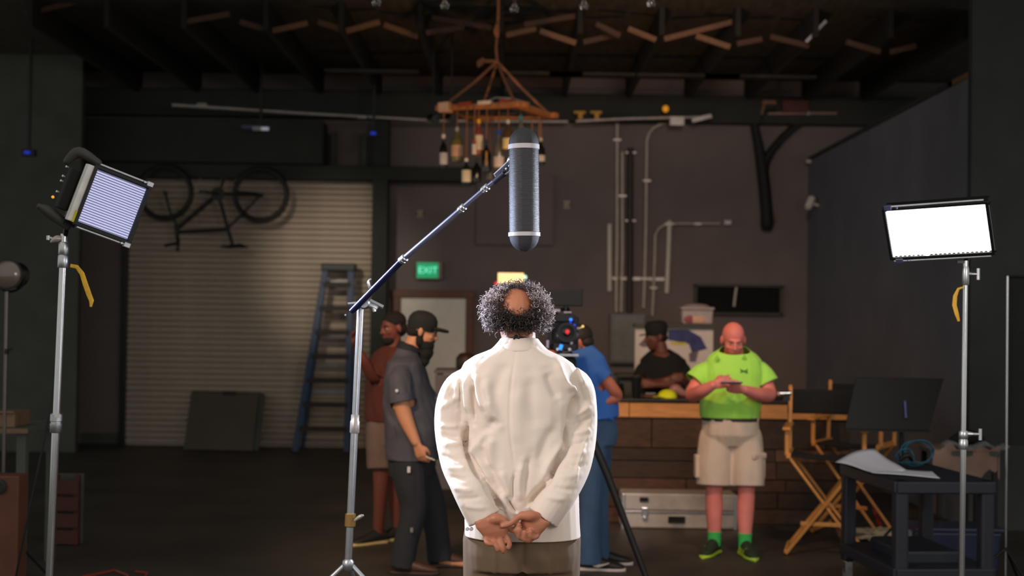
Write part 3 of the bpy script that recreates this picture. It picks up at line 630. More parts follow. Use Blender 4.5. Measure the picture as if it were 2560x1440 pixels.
bottle('bottle with a bright yellow cap and cream label', 1197, 298, 388, 13.1, mat('patterned_glass', (150, 70, 60), .3, 0, .5, 30), (250, 180, 20), (232, 214, 180), 1.05, False, .14, .40)
bottle('small bottle with a red cap and long white label', 1186, 352, 388, 13.0, G5, (200, 50, 40), (222, 206, 190), .62, False, .05, .7)
bottle('dark green bottle with a cream label, lowest of the left cluster', 1166, 396, 462, 13.1, G4, (226, 216, 205), (226, 214, 186), 1.15, False, .1, .44)
bottle('black bottle with a narrow gold label', 1216, 350, 432, 13.0, G1, (30, 30, 30), None, 1.25)
MB().box(P(1216, 396, 12.95), (.018, .004, .13)).build('label', mat('gold_label', (150, 110, 50), .5, .3), bpy.data.objects['hanging_bottle.005'])
bottle('clear bottle with a blue cap and white lower label', 1247, 326, 424, 13.2, G3, (20, 70, 170), (222, 206, 196), 1.3, False, .06, .26)
bottle('brown glass bottle with a cream cap and cream label', 1270, 300, 378, 13.1, G5, (200, 196, 176), (236, 212, 150), 1.4, False, .06, .34)
bottle('clear bottle with a turquoise cap beside the microphone tip', 1302, 288, 380, 13.4, G3, (60, 160, 190), (200, 190, 180), 1.3, False, .2, .3)
bottle('dark bottle hanging right of the microphone', 1352, 345, 412, 13.7, G1, (190, 180, 140), (196, 186, 170), 1.1, False, .12, .22)
bottle('dark glass bottle hung between the cream-labelled ones', 1192, 396, 456, 13.45, G1, (60, 58, 54), None, 1.1)
bottle('clear empty bottle hanging behind the black one', 1224, 400, 450, 13.6, G3, (210, 200, 196), None, .9)
quad_ = [A, B_, C_, D_]
for Y in sorted(set(BY)):
    xs = []
    for p, q in zip(quad_, quad_[1:]+quad_[:1]):
        if (p.y-Y)*(q.y-Y) <= 0 and abs(p.y-q.y) > 1e-6: xs.append((p+(q-p)*((Y-p.y)/(q.y-p.y))).x)
    if len(xs) >= 2: MB().box(((min(xs)+max(xs))/2, Y, 3.69), (max(xs)-min(xs), .03, .02)).build('cross_bar', TIMD, ch)
for px in (1232, 1330, 1348): MB().cyl(P(px, 272, 13.5), P(px, 345, 13.5), .006, n=8).build('hanging_cord', ROPE, ch)
# ================================================================ BULBS ON THE CEILING
CLG = mat('clear_bulb_glass', (235, 232, 225), .02, 0, 0, trans=1, spec=.6)
for i, (px, py) in enumerate(((941, 4), (1112, 12), (1286, 20), (1460, 13), (1628, 6))):
    p = P(px, py, 11.0)
    lab = ['unlit glass bulb at the left end of the row along the ceiling', 'unlit glass bulb second from the left end of the row', 'lowest unlit glass bulb right beside the chandelier rope', 'unlit glass bulb second from the right end of the row', 'unlit glass bulb at the right end of the row along the ceiling'][i]
    t = thing('light_bulb', lab, 'bulb', p, 'bulbs hanging in a row')
    MB().lathe(p, [(.012, .055), (.014, .035), (.028, .015), (.035, -.008), (.03, -.028), (.016, -.038), (.002, -.041)], (0, 0, 1), 18).build('glass', CLG, t, smooth=True)
    MB().tube([p+V((-.012, 0, .0)), p+V((-.008, 0, .03)), p+V((0, 0, .045)), p+V((.008, 0, .03)), p+V((.012, 0, 0))], .0025, 6).build('filament', STEEL, t)
    MB().lathe(p, [(.014, .05), (.017, .055), (.017, .095), (.01, .1)], (0, 0, 1), 14).build('socket', mat('brown_socket', (92, 50, 40), .5), t, smooth=True)
    MB().cyl(p+V((0, 0, .095)), V((p.x, p.y, 4.91)), .005, n=8).build('cord', mat('brown_cord', (92, 50, 40), .7), t)
# ================================================================ BICYCLE ON THE ROLLER DOOR
Yk = 18.2; bk = thing('bicycle', 'dark bicycle hung upside down against the roller door', 'bicycle', P(540, 560, Yk)); BKM = mat('bicycle_black', (24, 23, 22), .5, 0, .15)
def wheel(px, py, dY, name):
    c = P(px, py, Yk+dY); r = .335; n = 40
    ringp = [c+V((math.cos(2*PI*k/n)*r, 0, math.sin(2*PI*k/n)*r)) for k in range(n)]
    wv = MB().tube(ringp, .033, 10, closed=True).build(name, BKM, bk, smooth=True)
    MB().tube([c+V((math.cos(2*PI*k/n)*(r-.03), 0, math.sin(2*PI*k/n)*(r-.03))) for k in range(n)], .012, 8, closed=True).build('rim', mat('rim_grey', (60, 58, 56), .4, .5), wv, smooth=True)
    s_ = MB()
    for k in range(24): a = 2*PI*k/24; s_.cyl(c+V((0, .02*(-1)**k, 0)), c+V((math.cos(a)*(r-.03), 0, math.sin(a)*(r-.03))), .0012, n=4)
    sp = s_.build('spokes', mat('rim_grey', (60, 58, 56), .4, .5), wv); sp['kind'] = 'stuff'
    MB().cyl(c-V((0, .05, 0)), c+V((0, .05, 0)), .022).build('hub', BKM, wv, smooth=True)
wheel(652, 487, 0, 'front_wheel'); wheel(413, 482, 0, 'rear_wheel')
kp = lambda x, y, dY=0: P(x, y, Yk+dY)
def ft(name, pts, r): MB().tube([kp(*p) for p in pts], r*1.35, 10).build(name, BKM, bk, smooth=True)
ft('down_tube', [(446, 570), (545, 485)], .021); ft('top_tube', [(445, 580), (565, 574)], .018); ft('seat_tube', [(545, 485), (570, 575), (582, 616)], .018); ft('head_tube', [(440, 560), (443, 590)], .022)
ft('fork_blade', [(413, 482, -.05), (425, 530, -.05), (442, 565, 0)], .013); ft('fork_blade', [(413, 482, .05), (425, 530, .05), (442, 565, 0)], .013)
ft('chain_stay', [(545, 485), (600, 484, -.05), (652, 487, -.06)], .012); ft('chain_stay', [(545, 485), (600, 488, .05), (652, 487, .06)], .012)
ft('seat_stay', [(568, 572), (600, 540, -.05), (652, 487, -.06)], .011); ft('seat_stay', [(568, 572), (600, 542, .05), (652, 487, .06)], .011)
ft('stem', [(443, 590), (445, 606, -.02)], .02); ft('handlebar', [(413, 615, -.25), (420, 612, -.2), (445, 608, 0), (446, 612, .2), (443, 626, .25)], .015)
ft('brake_lever', [(443, 606, -.1), (446, 628, -.12)], .012)
MB().loft([(kp(552, 616, 0), V((0, .0, .012)), V((0, .02, 0))), (kp(575, 617), V((0, 0, .022)), V((0, .05, 0))), (kp(600, 614), V((0, 0, .03)), V((0, .08, 0))), (kp(618, 618), V((0, 0, .012)), V((0, .07, 0)))], 16).build('saddle', BKM, bk, smooth=True)
MB().lathe(kp(545, 485, -.07), [(.02, 0), (.09, .004), (.09, .012), (.02, .016)], (0, 1, 0), 24).build('chainring', BKM, bk, smooth=True)
ft('crank_arm', [(545, 485, -.08), (512, 480, -.09)], .013); ft('crank_arm', [(545, 485, .06), (560, 450, .07)], .013)
MB().box(kp(508, 479, -.13), (.1, .09, .03)).build('pedal', BKM, bk, bevel=.004); MB().box(kp(562, 446, .1), (.1, .09, .03)).build('pedal', BKM, bk, bevel=.004)
MB().limb([kp(590, 480), kp(640, 486), kp(655, 490)], [.02, .03, .02]).build('derailleur', BKM, bk, smooth=True)
for px in (500, 590): MB().cyl(kp(px, 452), P(px, 440, 18.36), .012).build('hanging_hook', GALV, bk)
# ================================================================ LADDER
Yd = 18.25; LB = mat('ladder_blue', (34, 60, 96), .5, 0, .1); LS = mat('ladder_step', (50, 42, 38), .6, .2)
ld = thing('step_ladder', 'tall blue fibreglass step ladder standing before the roller door', 'ladder', V((P(800, 1110, Yd).x, Yd, 0)))
tL, tR = P(815, 672, Yd), P(878, 672, Yd); bL, bR = P(742, 1105, Yd-.25), P(868, 1105, Yd-.25)
sc = lambda a, b: a+(b-a)*((a.z)/(a.z-b.z))
bL, bR = sc(tL, bL), sc(tR, bR)
for a, b in ((tL, bL), (tR, bR)): MB().beam(a, b, .085, .075, V((0, 1, 0))).build('rail', LB, ld, bevel=.006)
for a, b, s in ((tL, bL, -1), (tR, bR, 1)): MB().beam(a+V((0, .1, -.03)), V((b.x, b.y+.62, 0)), .04, .05, V((0, 1, 0))).build('rear_leg', LB, ld, bevel=.005)
MB().box((tL+tR)/2+V((0, .05, .02)), (.44, .22, .1)).build('top_cap', BLK, ld, bevel=.015)
H = tL.z
for k in range(1, 8):
    z = k*.305; f = 1-z/H; a = tL+(bL-tL)*f; b = tR+(bR-tR)*f
    MB().box((a+b)/2, (abs(b.x-a.x), .09, .03)).box((a+b)/2+V((0, -.05, -.02)), (abs(b.x-a.x), .01, .06)).build('step', LS, ld, bevel=.003)
for k in range(1, 7):
    z = k*.36; f = 1-z/H; a = tL+V((0, .1, 0))+(V((bL.x, bL.y+.62, 0))-tL)*f; b = tR+V((0, .1, 0))+(V((bR.x, bR.y+.62, 0))-tR)*f
    MB().beam(a, b, .02, .03).build('rear_brace', ALUD, ld)
# leaning board and the block on it
bd = thing('leaning_board', 'large grey square board leaning against the roller door', 'board', V((P(550, 1115, 18.0).x, 18.0, 0)))
q = [P(458, 1112, 17.9), P(632, 1116, 17.9), P(647, 985, 18.45), P(478, 980, 18.45)]
dz = min(q[0].z, q[1].z)-.01; q[0].z -= dz; q[1].z -= dz
MB().quad(q, .07, (0.25, 1, .2)).build('panel', mat('grey_board', (96, 86, 74), .75, 0, .08, 3), bd, bevel=.005)
MB().beam(q[1]+V((.04, .03, .0)), q[2]+V((.04, .03, 0)), .06, .03).build('edge_strip', DARKW, bd)
MB().box(P(572, 982, 18.43), (.16, .06, .04)).build('dark_clip', BLK, bd, bevel=.01)
# ================================================================ BAR COUNTER
YF = 12.2; xb0, xb1 = P(1440, 1100, YF).x, P(2125, 1100, YF).x; zt = P(1600, 1005, YF).z
bar = thing('bar_counter', 'long bar counter clad in dark reclaimed planks with a pale wood top edge', 'counter', V(((xb0+xb1)/2, YF+.3, 0)))
PL = [mat('reclaimed_plank_%d' % i, c, .75, 0, .35, 7, .4, 40, stretch=(1.5, 6, 6)) for i, c in enumerate(((66, 46, 34), (52, 38, 30), (84, 60, 44), (46, 34, 28), (74, 50, 40)))]
zs = P(1600, 1043, YF).z
MB().box(((xb0+xb1)/2, YF+.06, zs/2), (xb1-xb0, .1, zs)).build('carcass', PL[3], bar)
rows = [0, .13, .27, .38, .53, .64, zs]
random.seed(5)
for i in range(len(rows)-1):
    x = xb0
    while x < xb1-.05:
        L_ = min(random.uniform(.45, 1.1), xb1-x); dp = random.uniform(.012, .034)
        MB().box((x+L_/2, YF-dp/2+.012, (rows[i]+rows[i+1])/2), (L_-.008, dp+.01, rows[i+1]-rows[i]-.008)).build('plank', PL[random.randrange(5)], bar, bevel=.003); x += L_
WT = mat('honey_wood', (196, 138, 82), .5, 0, .2, 6, .2, 50, stretch=(1, 6, 6))
x = xb0
for L_ in (.45, .62, .5, .48, .6):
    L2 = min(L_, xb1-x)
    if L2 > .05: MB().box((x+L2/2, YF-.02, (zs+zt)/2), (L2-.006, .05, zt-zs-.005)).build('edge_plank', WT, bar, bevel=.004)
    x += L_
MB().box(((xb0+xb1)/2, YF+.3, zt+.015), (xb1-xb0+.06, .72, .03)).build('countertop', mat('dark_countertop', (30, 28, 26), .35, 0, .2), bar, bevel=.006)
zc = zt+.03
def onbar(px, Y): return V((P(px, 1000, Y).x, Y, zc))
p = onbar(1592, YF+.0); t = thing('black_tumbler', 'black tapered tumbler standing at the front edge of the bar', 'cup', p)
MB().lathe(p+V((0, .06, 0)), [(.032, 0), (.034, .003), (.045, .16), (.047, .165), (.043, .167)], (0, 0, 1), 20).build('cup', BLK, t, smooth=True)
MB().lathe(p+V((0, .06, 0)), [(.048, .165), (.05, .172), (.048, .185), (.03, .19)], (0, 0, 1), 20).build('lid', BLKM, t, smooth=True)
p = onbar(1668, YF+.2); t = thing('hi_vis_cap', 'small bright yellow cap lying on the bar', 'cap', p); NY = mat('neon_yellow', (222, 232, 20), .7, 0, .1)
MB().lathe(p, [(.085, 0), (.083, .02), (.065, .05), (.03, .068), (.005, .072)], (0, 0, 1), 20).build('crown', NY, t, smooth=True)
MB().loft([(p+V((-.05, -.03, .008)), V((.02, -.05, 0)), V((0, 0, .005))), (p+V((-.12, -.07, .008)), V((.015, -.04, 0)), V((0, 0, .004)))], 12).build('brim', NY, t, smooth=True)
p = onbar(1688, YF+.3); tag(MB().limb([p+V((-.03, 0, .04)), p+V((.0, 0, .07)), p+V((.06, 0, .035)), p+V((.12, .02, .02))], [.035, .045, .035, .018]).build('crumpled_bag', mat('pinkish_plastic', (168, 120, 116), .35, 0, .2), smooth=True), 'crumpled pinkish plastic bag beside the yellow cap', 'bag')
p = onbar(1630, YF+.3); t = thing('clipboard', 'brown clipboard lying flat on the bar behind the tumbler', 'clipboard', p); MB().box(p+V((0, 0, .01)), (.24, .3, .012)).build('board', mat('brown_board', (110, 70, 54), .6), t, bevel=.003); MB().box(p+V((0, .13, .02)), (.09, .03, .015)).build('clip', STEEL, t, bevel=.003)
for px, Y, h, lab in ((1512, YF+.45, .14, 'dark glass jar on the bar behind the blue shirt'), (1546, YF+.5, .1, 'low dark jar on the bar near its left end')):
    p = onbar(px, Y); t = thing('dark_jar', lab, 'jar', p); MB().lathe(p, [(.045, 0), (.05, .01), (.05, h*.75), (.04, h*.85)], (0, 0, 1), 18).build('glass', G1, t, smooth=True); MB().lathe(p, [(.043, h*.85), (.045, h*.87), (.045, h), (.04, h+.005)], (0, 0, 1), 18).build('lid', BLKM, t, smooth=True)
# picture on the back shelf, plastic box on it
Yp = 14.6; sh = thing('back_shelf', 'dark back bar shelf unit behind the bar', 'shelf', V((P(1690, 1000, Yp).x, Yp+.15, 0)))
a, b = P(1588, 818, Yp), P(1782, 945, Yp)
MB().box(((a.x+b.x)/2, Yp+.25, b.z/2), (b.x-a.x+.3, .45, b.z)).build('cabinet', DARKW, sh, bevel=.006)
MB().box(((a.x+b.x)/2, Yp+.2, b.z+.012), (b.x-a.x+.36, .55, .025)).build('shelf_top', DARKW, sh, bevel=.004)
pc = thing('canvas_picture', 'white canvas painted with broad blue and yellow shapes behind the bar', 'picture', V(((a.x+b.x)/2, Yp, b.z+.025)))
CV = mat('canvas_white', (222, 212, 202), .7, 0, .05); CB = mat('canvas_navy', (56, 62, 112), .7, 0, .35, 9); CY = mat('canvas_yellow', (210, 196, 70), .7); CG = mat('canvas_grey', (120, 110, 120), .7, 0, .3, 8)
MB().box(((a.x+b.x)/2, Yp+.02, (a.z+b.z+.025)/2), (b.x-a.x, .04, a.z-b.z-.025)).build('canvas', CV, pc, bevel=.004)
pz = lambda x, y, k=.0: P(x, y, Yp-.002-k)
MB().quad([pz(1670, 824), pz(1720, 824), pz(1752, 842), pz(1768, 872), pz(1730, 882), pz(1722, 860), pz(1670, 850)], .004, (0, 1, 0)).build('navy_shape', CB, pc)
MB().quad([pz(1676, 855, .001), pz(1716, 856, .001), pz(1714, 864, .001), pz(1678, 862, .001)], .004, (0, 1, 0)).build('yellow_shape', CY, pc)
MB().quad([pz(1722, 884), pz(1748, 872), pz(1740, 905), pz(1724, 905)], .004, (0, 1, 0)).build('grey_shape', CG, pc)
MB().quad([pz(1596, 862), pz(1612, 846), pz(1640, 846), pz(1640, 866), pz(1608, 868)], .004, (0, 1, 0)).build('grey_shape', CG, pc)
MB().box(((a.x+b.x)/2, Yp+.03, a.z+.02), (b.x-a.x+.03, .2, .035)).build('top_board', DARKW, pc, bevel=.004)
p = P(1742, 815, Yp); p.z = a.z+.038; p.y = Yp+.06; PB = mat('hazy_plastic', (206, 190, 186), .3, 0, .1, spec=.6, trans=.35)
bx = thing('plastic_box', 'hazy clear plastic storage box with pinkish contents on the picture top', 'box', p)
hb = P(1742, 775, Yp).z-p.z
MB().box(p+V((0, 0, hb/2)), (.31, .22, hb), None, 1.06).build('tub', PB, bx, bevel=.02); MB().box(p+V((0, 0, hb+.015)), (.35, .25, .03)).build('lid', PB, bx, bevel=.012)
MB().loft([(p+V((0, 0, hb+.03)), V((.15, 0, 0)), V((0, .1, 0))), (p+V((.0, 0, hb+.055)), V((.11, 0, 0)), V((0, .07, 0))), (p+V((0, 0, hb+.065)), V((.04, 0, 0)), V((0, .03, 0)))], 18).build('film_cover', PB, bx, smooth=True)
for dx, c in ((-.08, (150, 70, 74)), (.03, (214, 168, 140)), (-.02, (220, 180, 150))): MB().ell(p+V((dx, -.113, .05)), (.06, .006, .04), n=12, m=8).build('content_lump', mat('content_%d' % c[0], c, .6), bx, smooth=True)
# ================================================================ SILVER CASE
Yc = 11.82; a, b = P(1556, 1240, Yc), P(1842, 1322, Yc)
cs = thing('silver_case', 'large silver equipment trunk on the floor in front of the bar', 'case', V(((a.x+b.x)/2, Yc+.2, 0)))
zz, zm, w_ = a.z+.02, P(1700, 1281, Yc).z, b.x-a.x; cx = (a.x+b.x)/2
MB().box((cx, Yc+.18, zm/2), (w_, .32, zm-.01)).build('lower_shell', ALUD, cs, bevel=.012)
MB().box((cx, Yc+.18, (zm+zz)/2+.006), (w_, .32, zz-zm-.01)).build('lid', ALUD, cs, bevel=.012)
MB().box((cx, Yc+.17, zm), (w_+.012, .33, .016)).build('seam_rail', ALU, cs, bevel=.003)
for xx in (a.x+.01, b.x-.01):
    MB().box((xx, Yc+.03, zz/2), (.03, .05, zz)).build('corner_edge', ALU, cs, bevel=.004)
for xx in (P(1612, 1280, Yc).x, P(1790, 1280, Yc).x):
    l_ = MB().box((xx, Yc+.008, zm+.0), (.05, .018, .07)).build('latch', STEEL, cs, bevel=.004); MB().box((xx, Yc-.004, zm-.05), (.035, .015, .03)).build('catch', STEEL, l_, bevel=.003)
hx = P(1692, 1300, Yc).x
MB().box((hx, Yc+.012, P(1692, 1300, Yc).z), (.14, .014, .055)).build('handle_plate', BLKM, cs, bevel=.004)
MB().tube([V((hx-.05, Yc, .07)), V((hx-.045, Yc-.02, .065)), V((hx+.045, Yc-.02, .065)), V((hx+.05, Yc, .07))], .008, 8).build('handle', BLK, cs, smooth=True)
MB().box((P(1610, 1247, Yc).x, Yc+.005, P(1610, 1249, Yc).z), (.07, .012, .035)).build('name_plate', BLKM, cs)
# ================================================================ DIRECTOR'S CHAIRS
CW = mat('chair_wood', (206, 138, 66), .5, 0, .15, 8, .15, 50, stretch=(5, 5, 1))
def director_chair(lab, loc, rz):
    t = thing('director_chair', lab, 'chair', loc, "director's chairs by the bar"); R = Matrix.Rotation(rz, 3, 'Z'); o = V(loc); L = lambda x, y, z: o+R@V((x, y, z))
    hw, hd, sz, az = .28, .2, .74, .94
    for y in (-hd, hd):
        k = -.015 if y < 0 else .015
        MB().beam(L(-hw, y+k, .015), L(hw-.02, y+k, sz-.02), .022, .045, V((0, 1, 0))).build('leg', CW, t, bevel=.004)
        MB().beam(L(hw, y-k, .015), L(-hw+.02, y-k, sz-.02), .022, .045, V((0, 1, 0))).build('leg', CW, t, bevel=.004)
    for x in (-hw, hw):
        MB().beam(L(x, -hd-.02, .03), L(x, hd+.02, .03), .022, .03).build('floor_rail', CW, t, bevel=.003)
        MB().beam(L(x*.95, -hd-.03, sz), L(x*.95, hd+.03, sz), .035, .04).build('seat_rail', CW, t, bevel=.004)
        MB().beam(L(x, -hd, sz), L(x, -hd, az), .03, .035, V((0, 1, 0))).build('arm_post', CW, t, bevel=.004)
        MB().beam(L(x, hd, sz-.02), L(x, hd+.05, 1.23), .03, .035, V((0, 1, 0))).build('back_post', CW, t, bevel=.004)
        MB().beam(L(x, -hd-.06, az), L(x, hd+.03, az+.01), .06, .022).build('armrest', CW, t, bevel=.005)
        MB().ell(L(x, hd+.055, 1.235), (.016, .016, .012)).build('post_finial', CW, t, smooth=True)
    MB().beam(L(-hw*.62, -hd, .24), L(hw*.62, -hd, .24), .02, .03).build('footrest', CW, t, bevel=.003)
    rings = [(L(x, 0, sz+.01-.035*(1-(x/hw)**2)), R@V((0, hd+.01, 0)), V((0, 0, .006))) for x in np.linspace(-hw, hw, 9)]
    MB().loft(rings, 12, 4).build('seat', BLKF, t, smooth=True)
    rings = [(L(x, hd+.04+.03*(1-(x/hw)**2), 1.12), V((0, 0, .095)), R@V((0, .006, 0))) for x in np.linspace(-hw-.02, hw+.02, 9)]
    MB().loft(rings, 12, 5).build('backrest', BLKF, t, smooth=True)
    return t
p = P(2052, 1370, 10.8); director_chair("left folding director's chair with black canvas beside the green-shirted person", (p.x+.02, 10.75, 0), math.radians(-14))
director_chair("second director's chair half hidden behind the black utility cart", (P(2160, 1300, 11.3).x+.02, 11.75, 0), math.radians(-30))
# clip light on the chair back
p = P(1948, 984, 10.8); t = thing('clip_lamp', 'small pinkish lamp clipped at the left of the chair back', 'lamp', p)
MB().lathe(p, [(.016, 0), (.018, .01), (.014, .06), (.02, .09)], (1, 0, .05), 14).build('barrel', STEEL, t, smooth=True); MB().ell(p, (.016, .016, .016)).build('lens', mat('pink_lens', (220, 160, 140), .3, emit=(200, 150, 130), es=.25), t, smooth=True); MB().box(p+V((.06, .02, -.03)), (.05, .03, .05)).build('clip', BLK, t)
# ================================================================ TILTED BLACK DESK (music stand)
Yv = 10.45; q = [P(2112, 1072, Yv-.05), P(2322, 1076, Yv-.05), P(2360, 946, Yv+.12), P(2140, 943, Yv+.12)]
ms = thing('music_stand', 'large black tilted desk on a single pole behind the cart', 'stand', V((P(2255, 1100, Yv).x, Yv, 0))); c = sum(q, V((0, 0, 0)))/4
MB().quad(q, .02, (0, 1, -.3)).build('desk', mat('matte_black', (11, 12, 11), .7), ms, bevel=.004)
MB().quad([q[0]+V((0, -.05, 0)), q[1]+V((0, -.05, 0)), q[1], q[0]], .012, (0, 0, -1)).build('ledge', BLKM, ms)
px_ = P(2262, 1045, Yv)
MB().cyl(V((px_.x, Yv+.08, .03)), V((px_.x, Yv+.08, c.z)), .016).build('pole', BLKM, ms, smooth=True); MB().cyl(V((px_.x, Yv-.03, c.z-.1)), V((px_.x, Yv-.0, c.z+.02)), .008).build('shaft', mat('violet_highlight', (92, 92, 150), .3, .6), ms, smooth=True)  # violet shaft colour stands in for a highlight on the post
for k in range(3):
    an = k*2*PI/3+.4; MB().tube([V((px_.x, Yv+.08, .3)), V((px_.x+math.cos(an)*.24, Yv+.08+math.sin(an)*.24, .012))], .01, 8).build('leg', BLKM, ms)
# ================================================================ UTILITY CART
CT = mat('cart_plastic', (28, 29, 40), .5, 0, .12, 20, .2, 60)
o = P(2245, 1200, 8.55); X0 = o.x-.02; Y0 = 8.5; zt = o.z; cw, cl = .6, 1.0; rz = math.radians(5.5); R = Matrix.Rotation(rz, 3, 'Z'); oc = V((X0, Y0, 0)); L = lambda x, y, z: oc+R@V((x, y, z))
ca = thing('utility_cart', 'black plastic utility cart with papers and a cable on top', 'cart', L(cw/2, cl/2, 0))
for zz in (zt-.06, .22):
    sh_ = MB().box(L(cw/2, cl/2, zz+.035), (cw, cl, .05), R).build('tray', CT, ca, bevel=.01)
    for x in (0, cw): MB().box(L(x, cl/2, zz+.02), (.035, cl, .075), R).build('tray_rim', CT, ca, bevel=.01)
    for y in (0, cl): MB().box(L(cw/2, y, zz+.02), (cw, .035, .075), R).build('tray_rim', CT, ca, bevel=.01)
for x in (.035, cw-.035):
    for y in (.035, cl-.035):
        MB().box(L(x, y, (zt+.16)/2), (.085, .085, zt-.16), R).build('leg', CT, ca, bevel=.018)
        wv = MB().lathe(L(x-.02, y, .065), [(.05, 0), (.062, .004), (.062, .03), (.05, .034)], R@V((1, 0, 0)), 20).build('caster', mat('grey_tyre', (120, 118, 116), .6), ca, smooth=True)
        MB().box(L(x, y, .12), (.05, .05, .08), R).build('caster_fork', STEEL, wv, bevel=.006)
MB().box(L(.3, .5, .30), (.36, .6, .1), R).build('lower_box', mat('teal_black', (26, 34, 44), .5), ca, bevel=.02)
zc = zt-.0
def onc(px, Y, dz=0): return V((P(px, 1190, Y).x, Y, zt+.003+dz))
PP = mat('paper', (216, 212, 222), .7, 0, .04, 5)
# curled stack of sheets: a grid surface rising in the middle
def sheet(lab, f, nu, nv, org):
    vs = []; mb = MB()
    for i in range(nu+1):
        for j in range(nv+1): vs.append(f(i/nu, j/nv))
    fs = [(i*(nv+1)+j, (i+1)*(nv+1)+j, (i+1)*(nv+1)+j+1, i*(nv+1)+j+1) for i in range(nu) for j in range(nv)]
    o = mb.add(vs, fs).build('paper_sheet', PP, None, 'all', org=org); o.location = org
    s_ = o.modifiers.new('thick', 'SOLIDIFY'); s_.thickness = .0015; return tag(o, lab, 'paper')
A0, A1, A2, A3 = P(2088, 1156, 9.2), P(2186, 1123, 9.35), P(2266, 1178, 9.0), P(2185, 1180, 8.8)
def f1(u, v):
    p = (A0*(1-u)+A1*u)*(1-v)+(A3*(1-u)+A2*u)*v
    return p+V((0, 0, .02*math.sin(PI*u)*(1-v)-.012*math.sin(PI*u)*v+.006*math.sin(5*v+3*u)))
sheet('top white paper sheet curling up on the utility cart', f1, 10, 10, V((A3.x, A3.y, zt)))
e0, e1, e2, e3 = onc(2178, 8.85), onc(2350, 8.62), onc(2330, 9.0), onc(2215, 9.15)
sheet('flat white paper sheet lying under the curled one', lambda u, v: ((e0*(1-u)+e1*u)*(1-v)+(e3*(1-u)+e2*u)*v)+V((0, 0, .004+.003*math.sin(4*u+2*v))), 6, 6, V((e0.x, e0.y, zt)))
TE = mat('teal_cable', (20, 84, 104), .4, 0, .1)
p = onc(2285, 9.15); cb_ = thing('cable_coil', 'coil of teal cable standing on the cart behind the papers', 'cable', p)
for k, (cx, cz, r, dy) in enumerate(((2262, 1140, .055, 0), (2264, 1138, .05, .01), (2300, 1128, .085, .02), (2298, 1131, .09, .035), (2288, 1140, .095, .05))):
    c = P(cx, cz, 9.15+dy); c.z = max(c.z, zt+r+.004)
    MB().tube([c+V((math.cos(2*PI*j/24)*r*1.05, .02*math.sin(4*PI*j/24+k), math.sin(2*PI*j/24)*r*.85)) for j in range(24)], .0045, 6, closed=True).build('cable_loop', TE, cb_, smooth=True)
MB().limb([P(2250, 1150, 9.12), P(2268, 1138, 9.1), P(2280, 1150, 9.12)], [.012, .016, .01]).build('connector', BLKM, cb_, smooth=True)
# ================================================================ SIDE TABLE WITH TAN CLOTH AND PLASTIC WRAP
Ys = 10.25; a, b = P(2342, 1128, Ys), P(2500, 1128, Ys); st = thing('side_table', 'small table with a tan cloth behind the right light stand', 'table', V(((a.x+b.x)/2, Ys+.2, 0)))
TC = mat('tan_cloth', (140, 112, 100), .85, 0, .15, 8); zt2 = a.z
MB().box(((a.x+b.x)/2, Ys+.22, zt2-.015), (b.x-a.x, .46, .03)).build('table_top', DARKW, st, bevel=.005)
for x in (a.x+.03, b.x-.03):
    for y in (Ys+.02, Ys+.42): MB().box((x, y, (zt2-.03)/2), (.035, .035, zt2-.03)).build('leg', BLKM, st)
rings = [((V((x, Ys+.0+.012*math.sin(18*k), zt2-.085+.03*math.sin(7*k))), V((0, 0, .10+.03*math.sin(5*k))), V((0, .008, 0)))) for k, x in enumerate(np.linspace(a.x-.03, b.x, 14))]
tag(MB().loft(rings, 10, 4).loft([(V(((a.x+b.x)/2, Ys+.22, zt2+.005)), V(((b.x-a.x)/2+.02, 0, 0)), V((0, .24, 0))), (V(((a.x+b.x)/2, Ys+.22, zt2+.012)), V(((b.x-a.x)/2+.02, 0, 0)), V((0, .24, 0)))], 24, 6).build('tan_drape', TC, smooth=True), 'tan cloth draped over the front of the side table', 'cloth')
mb = MB(); random.seed(3)
rings = []
for k in range(12):
    u = k/11; rings.append((V((a.x+.06+u*(b.x-a.x+.02), Ys+.06+.03*math.sin(9*u), zt2+.035+.02*math.sin(13*u))), V((0, .05, .006)), V((0, .0, .016+.01*random.random()))))
tag(mb.loft(rings, 10).build('plastic_wrap', mat('shiny_wrap', (150, 148, 152), .15, .3, .3, 30, .6, 50), smooth=True), 'crumpled shiny plastic wrap lying on the tan cloth', 'wrap')
p = V(((a.x+b.x)/2+.06, Ys+.2, zt2+.03)); tag(MB().limb([p+V((-.1, 0, .03)), p+V((0, 0, .06)), p+V((.1, 0, .03))], [.04, .06, .035]).build('dark_bag', BLKF, smooth=True), 'dark soft bag behind the crumpled plastic wrap', 'bag')
# plastic bin on the floor at right
Yn = 9.75; a, b = P(2292, 1325, Yn), P(2508, 1395, Yn); bn = thing('storage_bin', 'dark blue translucent storage bin on the floor behind the right stand', 'bin', V(((a.x+b.x)/2, Yn+.2, 0)))
BNM = mat('navy_plastic', (40, 46, 74), .25, 0, .1, spec=.6); hz = a.z; w_ = b.x-a.x; cx = (a.x+b.x)/2
MB().box((cx, Yn+.18, hz/2), (w_*.9, .32, hz), None, 1.1).build('tub', BNM, bn, bevel=.03)
MB().box((cx, Yn+.18, hz), (w_*1.04, .38, .03)).build('rim', BNM, bn, bevel=.01)
for x in (a.x-.005, b.x+.005): MB().box((x, Yn+.16, hz-.07), (.02, .1, .1)).build('latch', mat('pale_latch', (150, 152, 170), .3), bn, bevel=.006)
p = P(2505, 1405, 9.0); t = thing('wing_clamp', 'small shiny clamp lying on the floor by the bin', 'clamp', V((p.x, 9.0, 0)))
